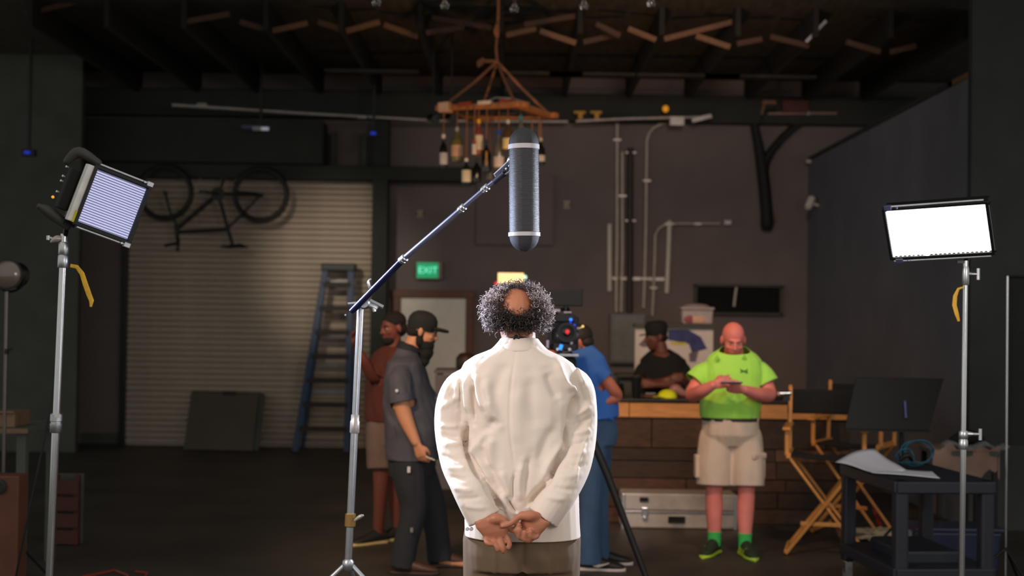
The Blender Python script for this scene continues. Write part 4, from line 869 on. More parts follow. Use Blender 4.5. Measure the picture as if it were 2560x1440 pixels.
MB().limb([V((p.x-.06, 9, .02)), V((p.x, 9, .05)), V((p.x+.06, 9.0, .14))], [.012, .016, .01]).build('jaw', STEEL, t, smooth=True); MB().cyl(V((p.x, 9, .02)), V((p.x+.02, 8.95, .08)), .012).build('screw', STEEL, t)
# thin pole with dark flag at right edge
Yg = 9.2; p0, p1 = P(2519, 690, Yg), P(2516, 1290, Yg); fl = thing('flag_stand', 'thin pole of a black flag at the right edge of the picture', 'stand', V((p0.x, Yg, 0)))
MB().cyl(V((p0.x, Yg, .02)), p0, .007).build('pole', STEEL, fl, smooth=True)
for k in range(3): an = k*2.09+.9; MB().tube([V((p0.x, Yg, .3)), V((p0.x+.3*math.cos(an), Yg+.3*math.sin(an), .012))], .009, 8).build('leg', BLKM, fl)
MB().box((p0.x+.5, Yg+.05, p0.z-.55), (.98, .012, 1.1)).build('flag_cloth', BLKF, fl); MB().cyl(V((p0.x, Yg+.04, p0.z)), V((p0.x+1, Yg+.04, p0.z)), .008).build('flag_frame', BLKM, fl)
# red and white tangled cable on the floor under the chair, red cable at left
RC = mat('red_cable', (150, 36, 34), .5)
q = [P(x, y, Y) for x, y, Y in ((2180, 1255, 11.95), (2190, 1290, 11.9), (2205, 1325, 11.7), (2220, 1345, 11.5))]; q[-1].z = .012
tag(MB().tube(q, .014, 8).build('red_hose', RC, smooth=True), 'red hose hanging down behind the cart legs', 'hose')
random.seed(11); cpt = V((P(2185, 1330, 11.35).x, 11.35, 0)); pts = []
for k in range(60): pts.append(cpt+V((.19*math.cos(k*1.9)+.05*random.random(), .12*math.sin(k*1.3), .02+.075*(.5+.5*math.sin(k*2.3)))))
tag(MB().tube(pts, .007, 6).build('tangled_cable', mat('off_white_cable', (190, 170, 140), .6), smooth=True), "tangle of off-white cable on the floor under the second director's chair", 'cable')
q = [P(2085, 1290, 11.4), P(2100, 1318, 11.2), P(2110, 1345, 11.1)]
tag(MB().limb([V((v.x, v.y, max(.04, v.z))) for v in q], [.03, .045, .035]).build('brown_bag', mat('brown_leather', (98, 58, 42), .6), smooth=True), "small brown leather bag on the floor behind the left director's chair", 'bag')
# ================================================================ LEFT CORNER
Yw = 9.3; a = P(-60, 1086, Yw); b = P(70, 1078, Yw)
tbq = thing('work_table', 'dark wooden table at the lower left edge', 'table', V((b.x-.6, Yw+.3, 0)))
zt3 = b.z; WD = mat('edge_wood', (120, 92, 68), .6, 0, .2, 6)
MB().box((b.x-.7, Yw+.35, zt3), (1.4, .7, .035)).build('table_top', DARKW, tbq, bevel=.004); MB().box((b.x-.7, Yw-.005, zt3), (1.4, .015, .03)).build('edge_band', WD, tbq)
for x in (b.x-.05, b.x-1.35):
    for y in (Yw+.05, Yw+.65): MB().box((x, y, zt3/2-.01), (.06, .06, zt3-.02)).build('leg', DARKW, tbq)
p = V((P(15, 1050, Yw+.2).x, Yw+.2, zt3+.018)); tag(MB().box(p+V((-.1, 0, .05)), (.42, .3, .1)).box(p+V((-.1, -.16, .1)), (.42, .02, .015)).build('wooden_tray', WD, bevel=.005), 'shallow wooden tray on the table at the left edge', 'tray')
Yx = 8.5; a, b = P(46, 1190, Yx), P(46, 1440, Yx)
sp = thing('plywood_cabinet', 'brown plywood speaker cabinet at the lower left corner', 'cabinet', V((a.x-.3, Yx+.09, 0))); PW = mat('plywood', (96, 54, 36), .6, 0, .2, 5)
MB().box((a.x-.3, Yx+.09, a.z/2), (.6, .16, a.z)).build('box', PW, sp, bevel=.01); MB().lathe((P(-2, 1215, Yx).x, Yx+.004, P(0, 1217, Yx).z), [(.03, 0), (.045, .002), (.045, .012), (.03, .014)], (0, -1, 0), 20).build('handle_hole', BLK, sp)
Yx = 10.6; a, b = P(152, 1188, Yx), P(198, 1188, Yx)
rb = thing('red_crate', 'dim reddish wooden crate behind the left light stand', 'crate', V(((a.x+b.x)/2-.1, Yx+.2, 0)))
zt4 = a.z; w_ = b.x-a.x+.06; cx = b.x-w_/2
for i in range(4): MB().box((cx, Yx, .06+i*(zt4-.1)/3.4), (w_, .02, (zt4-.1)/3.4-.02)).build('slat', mat('reddish_wood', (78, 38, 30), .6, 0, .2, 6), rb, bevel=.003)
for x in (cx-w_/2+.02, cx+w_/2-.02): MB().box((x, Yx+.03, zt4/2), (.04, .04, zt4)).build('corner_post', mat('reddish_wood', (78, 38, 30), .6), rb)
MB().box((cx, Yx+.12, zt4/2), (w_, .02, zt4)).build('rear_panel', DARKW, rb)
# small fresnel lamp on a thin stand
Yf = 9.15; c = P(18, 686, Yf); fs = thing('fresnel_lamp', 'small round unlit lamp on a thin stand at the left edge', 'lamp', V((c.x, Yf, 0)))
MB().lathe(c+V((0, .2, 0)), [(.06, 0), (.085, .02), (.09, .16), (.1, .2)], (0, -1, 0), 28).build('housing', BLKM, fs, smooth=True)
MB().lathe(c+V((0, .0, 0)), [(.088, 0), (.086, .01), (.06, .03), (.02, .04)], (0, -1, 0), 28).build('lens', mat('lens_glass', (110, 95, 85), .15, 0, .2, 6, spec=.8), fs, smooth=True)
MB().tube([c+V((.1*math.cos(t), .06, .11*math.sin(t))) for t in np.linspace(-PI, 0, 14)], .008, 8).build('yoke', BLKM, fs, smooth=True)
f0 = P(12, 1012, Yf); d = (c-f0).normalized(); ft_ = f0-d*(f0.z/d.z)
MB().cyl(ft_+V((0, 0, .05)), c-V((0, 0, .11)), .011).build('pole', mat('dim_steel', (110, 100, 96), .35, .8), fs, smooth=True); MB().cyl(P(17, 872, Yf), P(15, 885, Yf), .016).cyl(P(16, 876, Yf), P(30, 872, Yf-.02), .006).build('collar', BLKM, fs, smooth=True)
for k in range(3): an = k*2.09+.3; MB().tube([ft_+V((0, 0, .35)), ft_+V((.3*math.cos(an), .3*math.sin(an), .012))], .008, 8).build('leg', BLKM, fs)
q = [P(x, y, 7.9) for x, y in ((20, 1425), (80, 1412), (140, 1400), (195, 1396), (212, 1404), (190, 1412), (150, 1408))]
q = [V((v.x, 9.3+.25*math.sin(i*1.4), .012)) for i, v in enumerate(q)]
tag(MB().tube(q, .009, 8).build('red_cable', mat('dull_red_cable', (150, 60, 44), .5), smooth=True), 'dull red cable lying on the floor at lower left', 'cable')
# ================================================================ CINEMA CAMERA ON TRIPOD
Yz = 9.25; kc = lambda x, y, d=0: P(x, y, Yz+d)
cm = thing('cinema_camera', 'black cinema camera rig with blue lights facing the grey-haired person', 'camera', V((kc(1408, 850).x, Yz, 0)))
CMB = mat('camera_black', (30, 30, 36), .4, .2, .15)
p = kc(1408, 832, .18); MB().box(p, (.19, .34, .22)).build('body', CMB, cm, bevel=.012)
p = kc(1416, 830, 0); MB().lathe(p+V((0, .05, 0)), [(.05, 0), (.062, .02), (.062, .08), (.055, .085), (.055, .12), (.064, .125), (.064, .16), (.045, .16), (.042, .13)], (0, -1, 0), 28).build('lens_barrel', CMB, cm, smooth=True)
MB().lathe(p+V((0, -.07, 0)), [(.044, 0), (.042, .006), (.02, .014), (.004, .016)], (0, -1, 0), 24).build('front_element', mat('coated_glass', (14, 12, 14), .08, 0, 0, spec=.9), cm, smooth=True)
MB().ell(p+V((.003, -.088, .002)), (.014, .004, .016), n=12, m=8).build('lens_reflection', mat('red_reflection', (210, 40, 40), .3, 0, 0, emit=(215, 45, 45), es=.8), cm, smooth=True)  # glowing red blob on the glass standing in for the lens reflection
MB().box(kc(1376, 833, .0), (.025, .03, .16)).box(kc(1368, 855, -.03), (.018, .03, .05)).build('follow_focus', CMB, cm, bevel=.004)
MB().box(kc(1369, 860, -.05), (.016, .006, .05)).build('focus_label', mat('violet_white', (190, 180, 205), .4), cm)
MB().box(kc(1408, 795, .1), (.14, .3, .05)).build('top_plate', CMB, cm, bevel=.006)
MB().tube([kc(1390, 790, .0), kc(1392, 775, .02), kc(1420, 772, .1), kc(1424, 790, .2)], .012, 8).build('top_handle', CMB, cm, smooth=True)
MB().box(kc(1391, 776, -.03), (.05, .02, .018)).box(kc(1419, 781, -.03), (.05, .02, .012)).build('handle_plate', mat('violet_white', (190, 180, 205), .4), cm, bevel=.003)
MB().cyl(kc(1414, 775, .05), kc(1414, 760, .05), .012).build('monitor_arm', CMB, cm)
mo = MB().box(kc(1415, 744, .05), (.22, .03, .112)).build('monitor', mat('monitor_shell', (20, 23, 25), .55), cm, bevel=.006)
MB().box(kc(1415, 744, .075), (.2, .012, .1)).build('screen', mat('dark_screen', (12, 14, 16), .2), mo)
for x, y, r, c in ((1427, 799, .011, (60, 130, 255)), (1426, 808, .009, (30, 60, 230)), (1436, 813, .008, (30, 60, 230))):
    MB().ell(kc(x, y, -.06), (r, .005, r), n=12, m=8).build('blue_led', mat('blue_led_%d' % c[0], c, .3, 0, 0, emit=c, es=.95), cm, smooth=True)
MB().box(kc(1402, 868, -.08), (.024, .012, .038), Matrix.Rotation(.3, 3, 'Y')).build('cyan_led', mat('cyan_led', (50, 150, 245), .3, 0, 0, emit=(50, 150, 245), es=.9), cm, bevel=.004)
MB().ell(kc(1457, 816, .1), (.009, .009, .009), n=12, m=8).cyl(kc(1457, 817, .1), kc(1440, 824, .15), .003).build('warm_led', mat('warm_led', (255, 220, 130), .3, 0, 0, emit=(255, 220, 130), es=.8), cm, smooth=True)
for x in (1394, 1424): MB().cyl(kc(x, 873, -.16), kc(x, 873, .3), .009).build('rod', STEEL, cm, smooth=True)
MB().box(kc(1410, 866, .1), (.15, .3, .05)).build('base_plate', CMB, cm, bevel=.006)
for x, y in ((1429, 858), (1396, 839), (1425, 875), (1445, 821)): MB().ell(kc(x, y, -.1), (.01, .01, .01), n=10, m=8).build('shiny_knob', mat('violet_white', (190, 180, 205), .4), cm, smooth=True)
MB().lathe(kc(1416, 845, .02), [(.07, 0), (.075, .005), (.075, .012), (.07, .015)], (0, -1, 0), 24).build('matte_ring', CMB, cm, smooth=True)
MB().lathe(kc(1437, 838, -.02), [(.012, 0), (.026, .004), (.026, .02), (.02, .024)], (0, -1, 0), 18).build('focus_wheel', mat('grey_violet', (96, 94, 116), .4, .3), cm, smooth=True)
MB().cyl(kc(1450, 868, .1), kc(1392, 886, .0), .008).box(kc(1412, 887, .05), (.18, .1, .02)).build('dovetail', ALU, cm, bevel=.003)
hd_ = kc(1412, 905, .1)
MB().lathe(hd_, [(.06, -.1), (.075, -.08), (.075, .02), (.05, .05), (.05, .07)], (0, 0, 1), 24).build('fluid_head', CMB, cm, smooth=True)
for e in (V((kc(1610, 1440).x+.03, Yz-.1, .02)), V((hd_.x-.42, Yz-.2, .02)), V((hd_.x, Yz+.85, .02))):
    lg = MB().tube([hd_+V((0, 0, -.09)), hd_*.5+e*.5, e], [.028, .026, .018], 10).build('tripod_leg', mat('tripod_black', (24, 24, 26), .5, .2), cm, smooth=True); MB().lathe(e, [(.02, -.02), (.028, -.018), (.028, .01), (.018, .02)], (0, 0, 1), 14).build('rubber_foot', RUB, lg)
# small grey table behind the bearded man, far chair
Yo = 12.6; a, b = P(1085, 925, Yo), P(1190, 925, Yo); t = thing('grey_table', 'grey covered table near the white door', 'table', V(((a.x+b.x)/2, Yo+.3, 0)))
MB().box(((a.x+b.x)/2, Yo+.3, a.z-.015), (b.x-a.x, .6, .03)).build('table_top', mat('grey_cloth', (112, 112, 120), .8, 0, .1), t, bevel=.004); MB().box(((a.x+b.x)/2, Yo+.02, (a.z-.03)*.5+.1), (b.x-a.x-.02, .02, a.z-.25)).build('front_cloth', mat('grey_cloth', (112, 112, 120), .8), t)
for x in (a.x+.04, b.x-.04):
    for y in (Yo+.05, Yo+.55): MB().box((x, y, (a.z-.03)/2), (.035, .035, a.z-.03)).build('leg', BLKM, t)
p = V((P(1162, 900, Yo).x, Yo+.3, a.z)); tag(MB().lathe(p, [(.08, 0), (.09, .02), (.09, .1), (.06, .14), (.03, .15)], (0, 0, 1), 18).build('brown_pot', mat('brown_pot', (58, 40, 34), .5), smooth=True), 'dark brown round pot on the grey table', 'pot')
# ================================================================ PEOPLE
def skin(name, col): return mat(name, col, .5, 0, .10, 9, .15, 90, spec=.45)
def headmesh(mb, c, fw, up, k=1.0, ears=True):
    """adds a head with face to the mesh; c is the middle of the head"""
    c = V(c); up = V(up).normalized(); fw = V(fw); fw = (fw-up*fw.dot(up)).normalized(); rt = fw.cross(up)
    R = Matrix((rt, fw, up)).transposed(); L = lambda x, y, z: c+R@V((x*k, y*k, z*k)); E = lambda p, r: mb.ell(L(*p), [q*k for q in r], R, 20, 14)
    E((0, -.012, .035), (.078, .096, .088)); E((0, .03, -.03), (.064, .066, .085)); E((0, .048, -.088), (.038, .036, .030)); E((0, .02, -.065), (.056, .055, .045))
    E((0, .083, .022), (.046, .014, .012)); E((.036, .066, -.025), (.024, .022, .018)); E((-.036, .066, -.025), (.024, .022, .018))
    mb.limb([L(0, .088, .014), L(0, .104, -.012), L(0, .110, -.026)], [.009*k, .011*k, .014*k], 10); E((.012, .098, -.031), (.009, .009, .008)); E((-.012, .098, -.031), (.009, .009, .008))
    E((0, .088, -.056), (.024, .010, .0065)); E((0, .086, -.067), (.021, .010, .0065))
    if ears:
        for s in (-1, 1): mb.ell(L(s*.081, -.004, -.004), (.010*k, .019*k, .033*k), R @ Matrix.Rotation(s*.35, 3, 'Z'), 12, 8)
    return L, R
def eyes(L, R, k, parent, brow=(60, 45, 38), open_=1.0):
    for s in (-1, 1):
        MB().ell(L(s*.031, .0805, .004), (.0125*k, .0095*k, .0060*k*open_), R, 12, 8).build('eye', mat('eye_white', (150, 136, 130), .4, 0, 0), parent, smooth=True)
        MB().ell(L(s*.031, .0895, .003), (.005*k, .003*k, .005*k*open_), R, 10, 6).build('iris', mat('iris_dark', (50, 40, 34), .2, 0, 0), parent, smooth=True)
        MB().limb([L(s*.014, .096, .022), L(s*.032, .095, .027), L(s*.05, .082, .022)], [.003*k, .0042*k, .0025*k], 8).build('eyebrow', mat('brow_%d' % brow[0], brow, .8), parent, smooth=True)
def hand(mb, wrist, d, pn, thumb, k=1.0, curl=.5):
    """palm + four unequal bent fingers + thumb. d: along the hand, pn: palm normal, thumb: sideways towards the thumb"""
    w_ = V(wrist); d = V(d).normalized(); pn = V(pn); pn = (pn-d*pn.dot(d)).normalized(); s = d.cross(pn)
    if s.dot(V(thumb)) < 0: s = -s
    mb.loft([(w_-d*.01*k, s*.026*k, pn*.019*k), (w_+d*.03*k, s*.034*k, pn*.018*k), (w_+d*.07*k, s*.042*k, pn*.015*k), (w_+d*.092*k, s*.040*k, pn*.011*k)], 18, 2.4)
    for i, (off, ln, sp) in enumerate(((.031, .073, .10), (.0105, .082, .03), (-.0105, .076, -.04), (-.031, .060, -.12))):
        p = w_+d*(.088-.004*abs(i-1))*k+s*off*k; pts = [p-d*.02*k, p]; a = curl*.5; dd = d+s*sp
        for q, fr in enumerate((.45, .32, .25)):
            v = (dd*math.cos(a)+pn*math.sin(a)).normalized(); p = p+v*ln*fr*k; pts.append(p); a += curl*(.9+.1*q)
        mb.limb(pts, [.0095*k, .0095*k, .009*k, .008*k, .0068*k], 10, 4)
    b = w_+d*.03*k+s*.028*k+pn*.006*k
    mb.limb([b-s*.012*k, b+d*.022*k+s*.014*k+pn*.010*k, b+d*.048*k+s*.016*k+pn*.022*k, b+d*.066*k+s*.006*k+pn*.032*k], [.015*k, .012*k, .0105*k, .0085*k], 10, 4)
def shoe(parent, heel, d, m, sole, k=1.0, lace=None, sole_t=.026):
    h = V(heel); d = V(d); d.z = 0; d.normalize(); s = d.cross(V((0, 0, 1))); z = V((0, 0, 1))
    MB().loft([(h-d*.005+z*(.002+sole_t), s*.030*k, d*.0), ] if False else [(h+d*t*k+z*(zc*k+sole_t*.5), s*wd*k, z*zh*k) for t, wd, zc, zh in ((-.012, .018, .04, .03), (.0, .034, .045, .045), (.05, .037, .05, .052), (.10, .038, .045, .048), (.15, .042, .034, .036), (.21, .045, .026, .027), (.255, .036, .02, .02), (.278, .016, .016, .012))], 18).build('shoe_upper', m, parent, smooth=True)
    o = MB().loft([(h+d*t*k+z*sole_t*.5, s*wd*k, z*sole_t*.5) for t, wd in ((-.018, .02), (-.005, .036), (.05, .037), (.11, .036), (.18, .046), (.24, .042), (.275, .026), (.288, .010))], 16, 3.5).build('shoe_sole', sole, parent, smooth=True)
    if lace:
        for q in range(4): t = .09+q*.027; MB().limb([h+d*t*k+s*.026*k+z*(.083-q*.012), h+d*(t+.006)*k+z*(.098-q*.013), h+d*t*k-s*.026*k+z*(.083-q*.012)], [.004]*3, 6).build('shoe_lace', lace, parent, smooth=True)
    return o
def torso(mb, rings, p=2.3): mb.loft([(V(c), V(a), V(b)) for c, a, b in rings], 28, p)
# ---------------------------------------------------------------- the grey-haired person, seen from behind
Y0 = 5.35; j = lambda x, y, d=0: P(x, y, Y0+d)
SK1 = skin('brown_skin', (176, 112, 84)); X, Yv_, Z = V((1, 0, 0)), V((0, 1, 0)), V((0, 0, 1))
foot0 = V((j(1303, 1400).x, Y0, 0))
mb = MB(); hc = j(1292, 801, .0)
Lh, Rh = headmesh(mb, hc, (0, 1, 0), (0, .10, 1), .98)
mb.limb([j(1296, 815, .0), j(1297, 855, -.01), j(1298, 900, -.02)], [.064, .065, .075], 18)
torso(mb, [(j(1298, 885, -.01), X*.08, Yv_*.07), (j(1298, 925, -.01), X*.17, Yv_*.09), (j(1298, 990, 0), X*.19, Yv_*.115), (j(1300, 1150, .02), X*.175, Yv_*.125), (j(1303, 1290, .02), X*.185, Yv_*.13), (j(1305, 1370, .02), X*.175, Yv_*.12)])
# arms held behind the back
armL = [j(1186, 952, 0), j(1155, 978, 0), j(1136, 1025, -.0), j(1131, 1105, -.03), j(1168, 1210, -.13), j(1212, 1292, -.20)]
armR = [j(1410, 948, 0), j(1436, 974, 0), j(1446, 1020, -.0), j(1446, 1105, -.03), j(1412, 1210, -.13), j(1352, 1290, -.20)]
for A in (armL, armR): mb.limb(A, [.04, .048, .048, .044, .038, .028], 14)
DH = -.225
def hp(x, y, d=0): return j(x, y, DH-d)
def chain(pts, r): mb.limb([hp(*p) for p in pts], r, 12, 5)
# left hand (its palm faces us)
mb.loft([(hp(1206, 1296), X*.030+Z*.012, Yv_*.02), (hp(1222, 1312, .005), X*.046+Z*.012, Yv_*.020), (hp(1234, 1328, .005), X*.046+Z*.008, Yv_*.018), (hp(1241, 1344, .002), X*.042+Z*.006, Yv_*.013)], 20, 2.6)
chain([(1222, 1303, .008), (1240, 1297, .016), (1258, 1300, .018)], [.015, .021, .015])
chain([(1216, 1338, .004), (1216, 1351, .012), (1222, 1359, .022), (1231, 1361, .022)], [.0105, .0105, .010, .008])
chain([(1232, 1342, .004), (1236, 1357, .012), (1241, 1366, .020), (1244, 1375, .022)], [.0105, .0105, .0095, .0080])
chain([(1248, 1342, .004), (1254, 1358, .012), (1257, 1369, .018), (1258, 1379, .018)], [.0110, .0110, .0100, .0085])
chain([(1262, 1336, .0), (1271, 1350, .006), (1274, 1361, .010), (1272, 1370, .012)], [.0105, .0105, .0095, .0080])
chain([(1262, 1304, .008), (1272, 1318, .002), (1283, 1325, .012), (1298, 1312, .026)], [.0135, .0115, .0105, .0090])
# right hand
mb.loft([(hp(1357, 1296), X*.028-Z*.014, Yv_*.02), (hp(1338, 1306, .004), X*.036-Z*.026, Yv_*.021), (hp(1326, 1318, .004), X*.034-Z*.028, Yv_*.018), (hp(1318, 1328, .0), X*.028-Z*.026, Yv_*.013)], 20, 2.6)
chain([(1342, 1290, .010), (1324, 1290, .020), (1306, 1290, .024)], [.016, .021, .015])
chain([(1306, 1286, .022), (1292, 1296, .026), (1276, 1309, .030), (1256, 1316, .032)], [.0130, .0115, .0105, .0080])
chain([(1322, 1314, .0), (1306, 1326, .004), (1294, 1334, .012), (1290, 1326, .024)], [.0105, .0105, .0095, .0080])
chain([(1330, 1324, .0), (1314, 1342, .006), (1299, 1343, .020), (1299, 1324, .030)], [.0110, .0110, .0100, .0090])
chain([(1340, 1328, .0), (1328, 1348, .008), (1312, 1349, .022), (1312, 1330, .028)], [.0110, .0105, .0100, .0085])
chain([(1348, 1320, .0), (1342, 1341, .010), (1328, 1342, .022), (1326, 1328, .026)], [.0105, .0100, .0090, .0080])
# legs and feet
hipL, hipR = j(1232, 1360, .02), j(1376, 1360, .02)
ank = {}
for s, h in ((-1, hipL), (1, hipR)):
    kn = V((h.x*.96+.01*s, Y0+.01, .50)); an = V((h.x*.96+.02*s, Y0+.0, .09)); ank[s] = an
    mb.limb([h, kn, an], [.092, .062, .045], 16); mb.limb([an-Z*.05, an+V((s*.02, .09, -.06)), an+V((s*.04, .17, -.065))], [.035, .03, .022], 12)
P1 = body('person', mb, SK1, foot0, .0042, 3)
tag(P1, 'grey-haired balding person in a cream jacket, back turned, hands clasped behind', 'person')
# jacket
JK = mat('cream_jacket_cotton', (222, 207, 194), .75, 0, .03, 4, .12, 420, sheen=.1)
mb = MB()
torso(mb, [(j(1299, 842, -.015), X*.066, Yv_*.062), (j(1299, 856, -.012), X*.082, Yv_*.080), (j(1299, 872, -.005), X*.105, Yv_*.100), (j(1298, 890, 0), X*.165, Yv_*.115), (j(1297, 908, 0), X*.205, Yv_*.125), (j(1297, 940, 0), X*.228, Yv_*.138), (j(1298, 1000, 0), X*.232, Yv_*.152), (j(1300, 1100, .0), X*.222, Yv_*.165), (j(1302, 1200, .0), X*.214, Yv_*.175), (j(1305, 1280, .0), X*.216, Yv_*.178), (j(1307, 1345, .0), X*.219, Yv_*.178), (j(1307, 1375, .0), X*.219, Yv_*.17)], 2.35)
sl = [j(1184, 950, .0), j(1152, 972, -.0), j(1134, 1020, -.005), j(1131, 1080, -.02), j(1148, 1160, -.085), j(1182, 1235, -.160), j(1213, 1296, -.176)]
sr = [j(1412, 945, .0), j(1438, 968, -.0), j(1447, 1015, -.005), j(1448, 1080, -.02), j(1434, 1160, -.085), j(1396, 1235, -.160), j(1356, 1294, -.176)]
cuffs = [sleeve(mb, q, [.052, .066, .068, .066, .066, .066, .065], 20) for q in (sl, sr)]
def unit(a, b): return (b-a).normalized()
FOLDS = [  # x0,y0,x1,y1,width px, amp mm  (raised ridges +, creases -)
 (1192, 930, 1216, 1035, 9, 9), (1214, 940, 1252, 1065, 12, 10), (1168, 935, 1176, 1040, 8, 8), (1150, 940, 1148, 1010, 8, 7), (1186, 955, 1186, 1060, 6, -9), (1230, 1070, 1178, 1150, 11, 9), (1245, 1040, 1205, 1120, 12, -8),
 (1166, 1060, 1168, 1120, 5, -14), (1168, 1120, 1210, 1200, 6, -15), (1210, 1200, 1262, 1270, 6, -13), (1180, 1095, 1240, 1215, 8, 8), (1205, 1110, 1268, 1240, 9, -6), (1232, 1085, 1225, 1180, 14, 7),
 (1444, 985, 1424, 1060, 6, -14), (1424, 1060, 1416, 1115, 5, -13), (1416, 1115, 1372, 1200, 6, -14), (1372, 1200, 1318, 1262, 6, -10), (1408, 1105, 1352, 1210, 9, 8), (1392, 1060, 1345, 1165, 14, -6),
 (1392, 900, 1432, 985, 9, 8), (1368, 925, 1400, 1000, 12, -7), (1440, 915, 1462, 965, 8, 8), (1425, 960, 1452, 990, 6, 7), (1290, 880, 1290, 1180, 3, -2.5), (1288, 1180, 1284, 1250, 3.5, -6), (1270, 1246, 1296, 1283, 4, -10), (1250, 1230, 1300, 1290, 8, 7), (1236, 1250, 1270, 1292, 7, -6), (1255, 1170, 1280, 1250, 10, 6), (1310, 1150, 1302, 1260, 10, 7), (1330, 1130, 1312, 1250, 9, -5),
 (1098, 1062, 1150, 1066, 6, 4.0), (1100, 1085, 1152, 1092, 6, -4.0), (1108, 1110, 1160, 1105, 7, 4.0), (1100, 1135, 1155, 1150, 6, -3.5), (1115, 1165, 1170, 1172, 7, 3.5), (1122, 1190, 1176, 1195, 6, -3.5), (1130, 1215, 1190, 1225, 7, 3.5), (1150, 1245, 1205, 1240, 6, -3.0), (1100, 1020, 1145, 990, 8, 3.5), (1120, 980, 1150, 1030, 7, -3.0), (1110, 955, 1150, 975, 9, 2.5), (1160, 1262, 1220, 1268, 6, 2.5),
 (1432, 1040, 1480, 1010, 7, 4.5), (1436, 1062, 1482, 1040, 6, -4.5), (1430, 1085, 1480, 1070, 7, 4.0), (1420, 1110, 1476, 1100, 6, -4.0), (1418, 1135, 1470, 1128, 7, 3.5), (1408, 1160, 1465, 1160, 6, -3.0), (1395, 1190, 1450, 1185, 8, 3.5), (1380, 1215, 1440, 1222, 6, -3.0), (1365, 1240, 1420, 1246, 7, 3.0), (1446, 965, 1470, 1010, 7, -3.5), (1476, 1080, 1440, 1200, 4, 3.0),
 (1270, 900, 1240, 990, 16, -5), (1330, 930, 1345, 1080, 18, -5), (1225, 1000, 1230, 1060, 8, 5), (1300, 960, 1296, 1120, 20, 4), (1250, 862, 1340, 864, 4, -5), (1255, 858, 1200, 900, 5, -3), (1340, 860, 1400, 892, 5, -3)]
def fold1(co, no):
    back = 1.5*np.clip(-no[:, 1]*1.6, 0, 1)
    px = 1280+(co[:, 0]/co[:, 1])*FPX; t_ = (co[:, 2]-CAM_H)/co[:, 1]; py = 790-t_*FPX    # where each vertex lies on the back, in fold-drawing units
    px, py = px+(790-py)*math.sin(rol), py+(px-1280)*math.sin(rol)
    d = np.zeros(len(co))
    for x0, y0, x1, y1, w_, a in FOLDS:
        ux, uy = x1-x0, y1-y0; L2 = ux*ux+uy*uy; t = np.clip(((px-x0)*ux+(py-y0)*uy)/L2, 0, 1)
        bow = math.sqrt(L2)*.05*np.sin(PI*t); nx_, ny_ = -uy/math.sqrt(L2), ux/math.sqrt(L2)
        dd = np.hypot(px-x0-ux*t-nx_*bow, py-y0-uy*t-ny_*bow); d += a*(1.8 if a <= -9 else 1.25)*.001*np.exp(-(dd/w_)**2)*np.clip(np.sin(PI*np.clip(t, .06, .94))*1.6, .1, 1)
    return co+no*(d*back)[:, None]
jk = garment('jacket', mb, JK, P1, [(j(1299, 849, 0), V((0, .15, 1)), .14), (j(1307, 1337, 0), V((0, 0, -1)), .6)], .0052, 3, .004, 15, 4, .004, fold1)
# collar: a turned-down band around the neck
rings = []
for k in range(25):
    a = PI*1.12*(k/24-.5)-PI/2
    ca, sa = math.cos(a), math.sin(a); c = j(1299, 858, -.012)
    rings.append((c+V((ca*.083, sa*.083, -.004-.010*abs(ca)**2)), V((ca*.014, sa*.014, -.024)), V((ca*.004, sa*.004, .003))))
MB().loft(rings, 12, 3).build('collar', JK, jk, smooth=True)
for x, y in ((1168, 1322), (1178, 1322)): MB().lathe(j(x, y, -.185), [(.007, 0), (.0075, .002), (.006, .004)], (0, -1, 0), 14).build('button', mat('pale_button', (220, 214, 220), .3), jk, smooth=True)
# shirt neckband / cord with its bead
cpts = []
for k in range(28):
    a = 2*PI*k/28; cpts.append(j(1297, 846, -.01)+V((math.cos(a)*.068, math.sin(a)*.066, -.012+.016*max(0, -math.sin(a)))))
MB().tube(cpts, .0045, 8, closed=True).build('neck_cord', mat('black_cord', (28, 22, 20), .7), P1, smooth=True)
MB().limb([j(1285, 846, -.085), j(1290, 840, -.088), j(1297, 846, -.085)], [.004, .006, .004], 8).build('cord_clasp', mat('black_cord', (28, 22, 20), .7), P1, smooth=True)
# trousers
TR = mat('brown_trousers', (104, 84, 64), .8, 0, .06, 5, .15, 300)
mb = MB(); torso(mb, [(j(1305, 1270, .0), X*.195, Yv_*.15), (j(1305, 1330, .0), X*.205, Yv_*.158), (j(1305, 1380, .0), X*.208, Yv_*.16), (j(1305, 1420, .0), X*.20, Yv_*.15)], 2.4)
hems = []
for s, h in ((-1, hipL), (1, hipR)):
    an = ank[s]; hems.append(sleeve(mb, [h+Z*.02, V((h.x, Y0+.01, .72)), V((an.x, Y0+.01, .46)), an-Z*.0, an-Z*.06], [.115, .11, .085, .075, .078], 20))
def fold_tr(co, no):
    x0 = j(1305, 1400).x; d = -.010*np.exp(-((co[:, 0]-x0)/.012)**2)*(no[:, 1] < 0)
    for s in (-1, 1): d += .004*np.exp(-((co[:, 0]-x0-s*.1)/.008)**2)*(no[:, 1] < -.3)
    return co+no*d[:, None]
garment('trousers', mb, TR, P1, hems+[(j(1305, 1285, 0), Z, .3)], .007, 4, .006, 9, 2, .004, fold_tr, (1, 1, .35))
for s in (-1, 1): shoe(P1, V((ank[s].x, ank[s].y-.05, 0)), V((s*.2, 1, 0)), mat('brown_shoe', (60, 42, 32), .4), RUB)
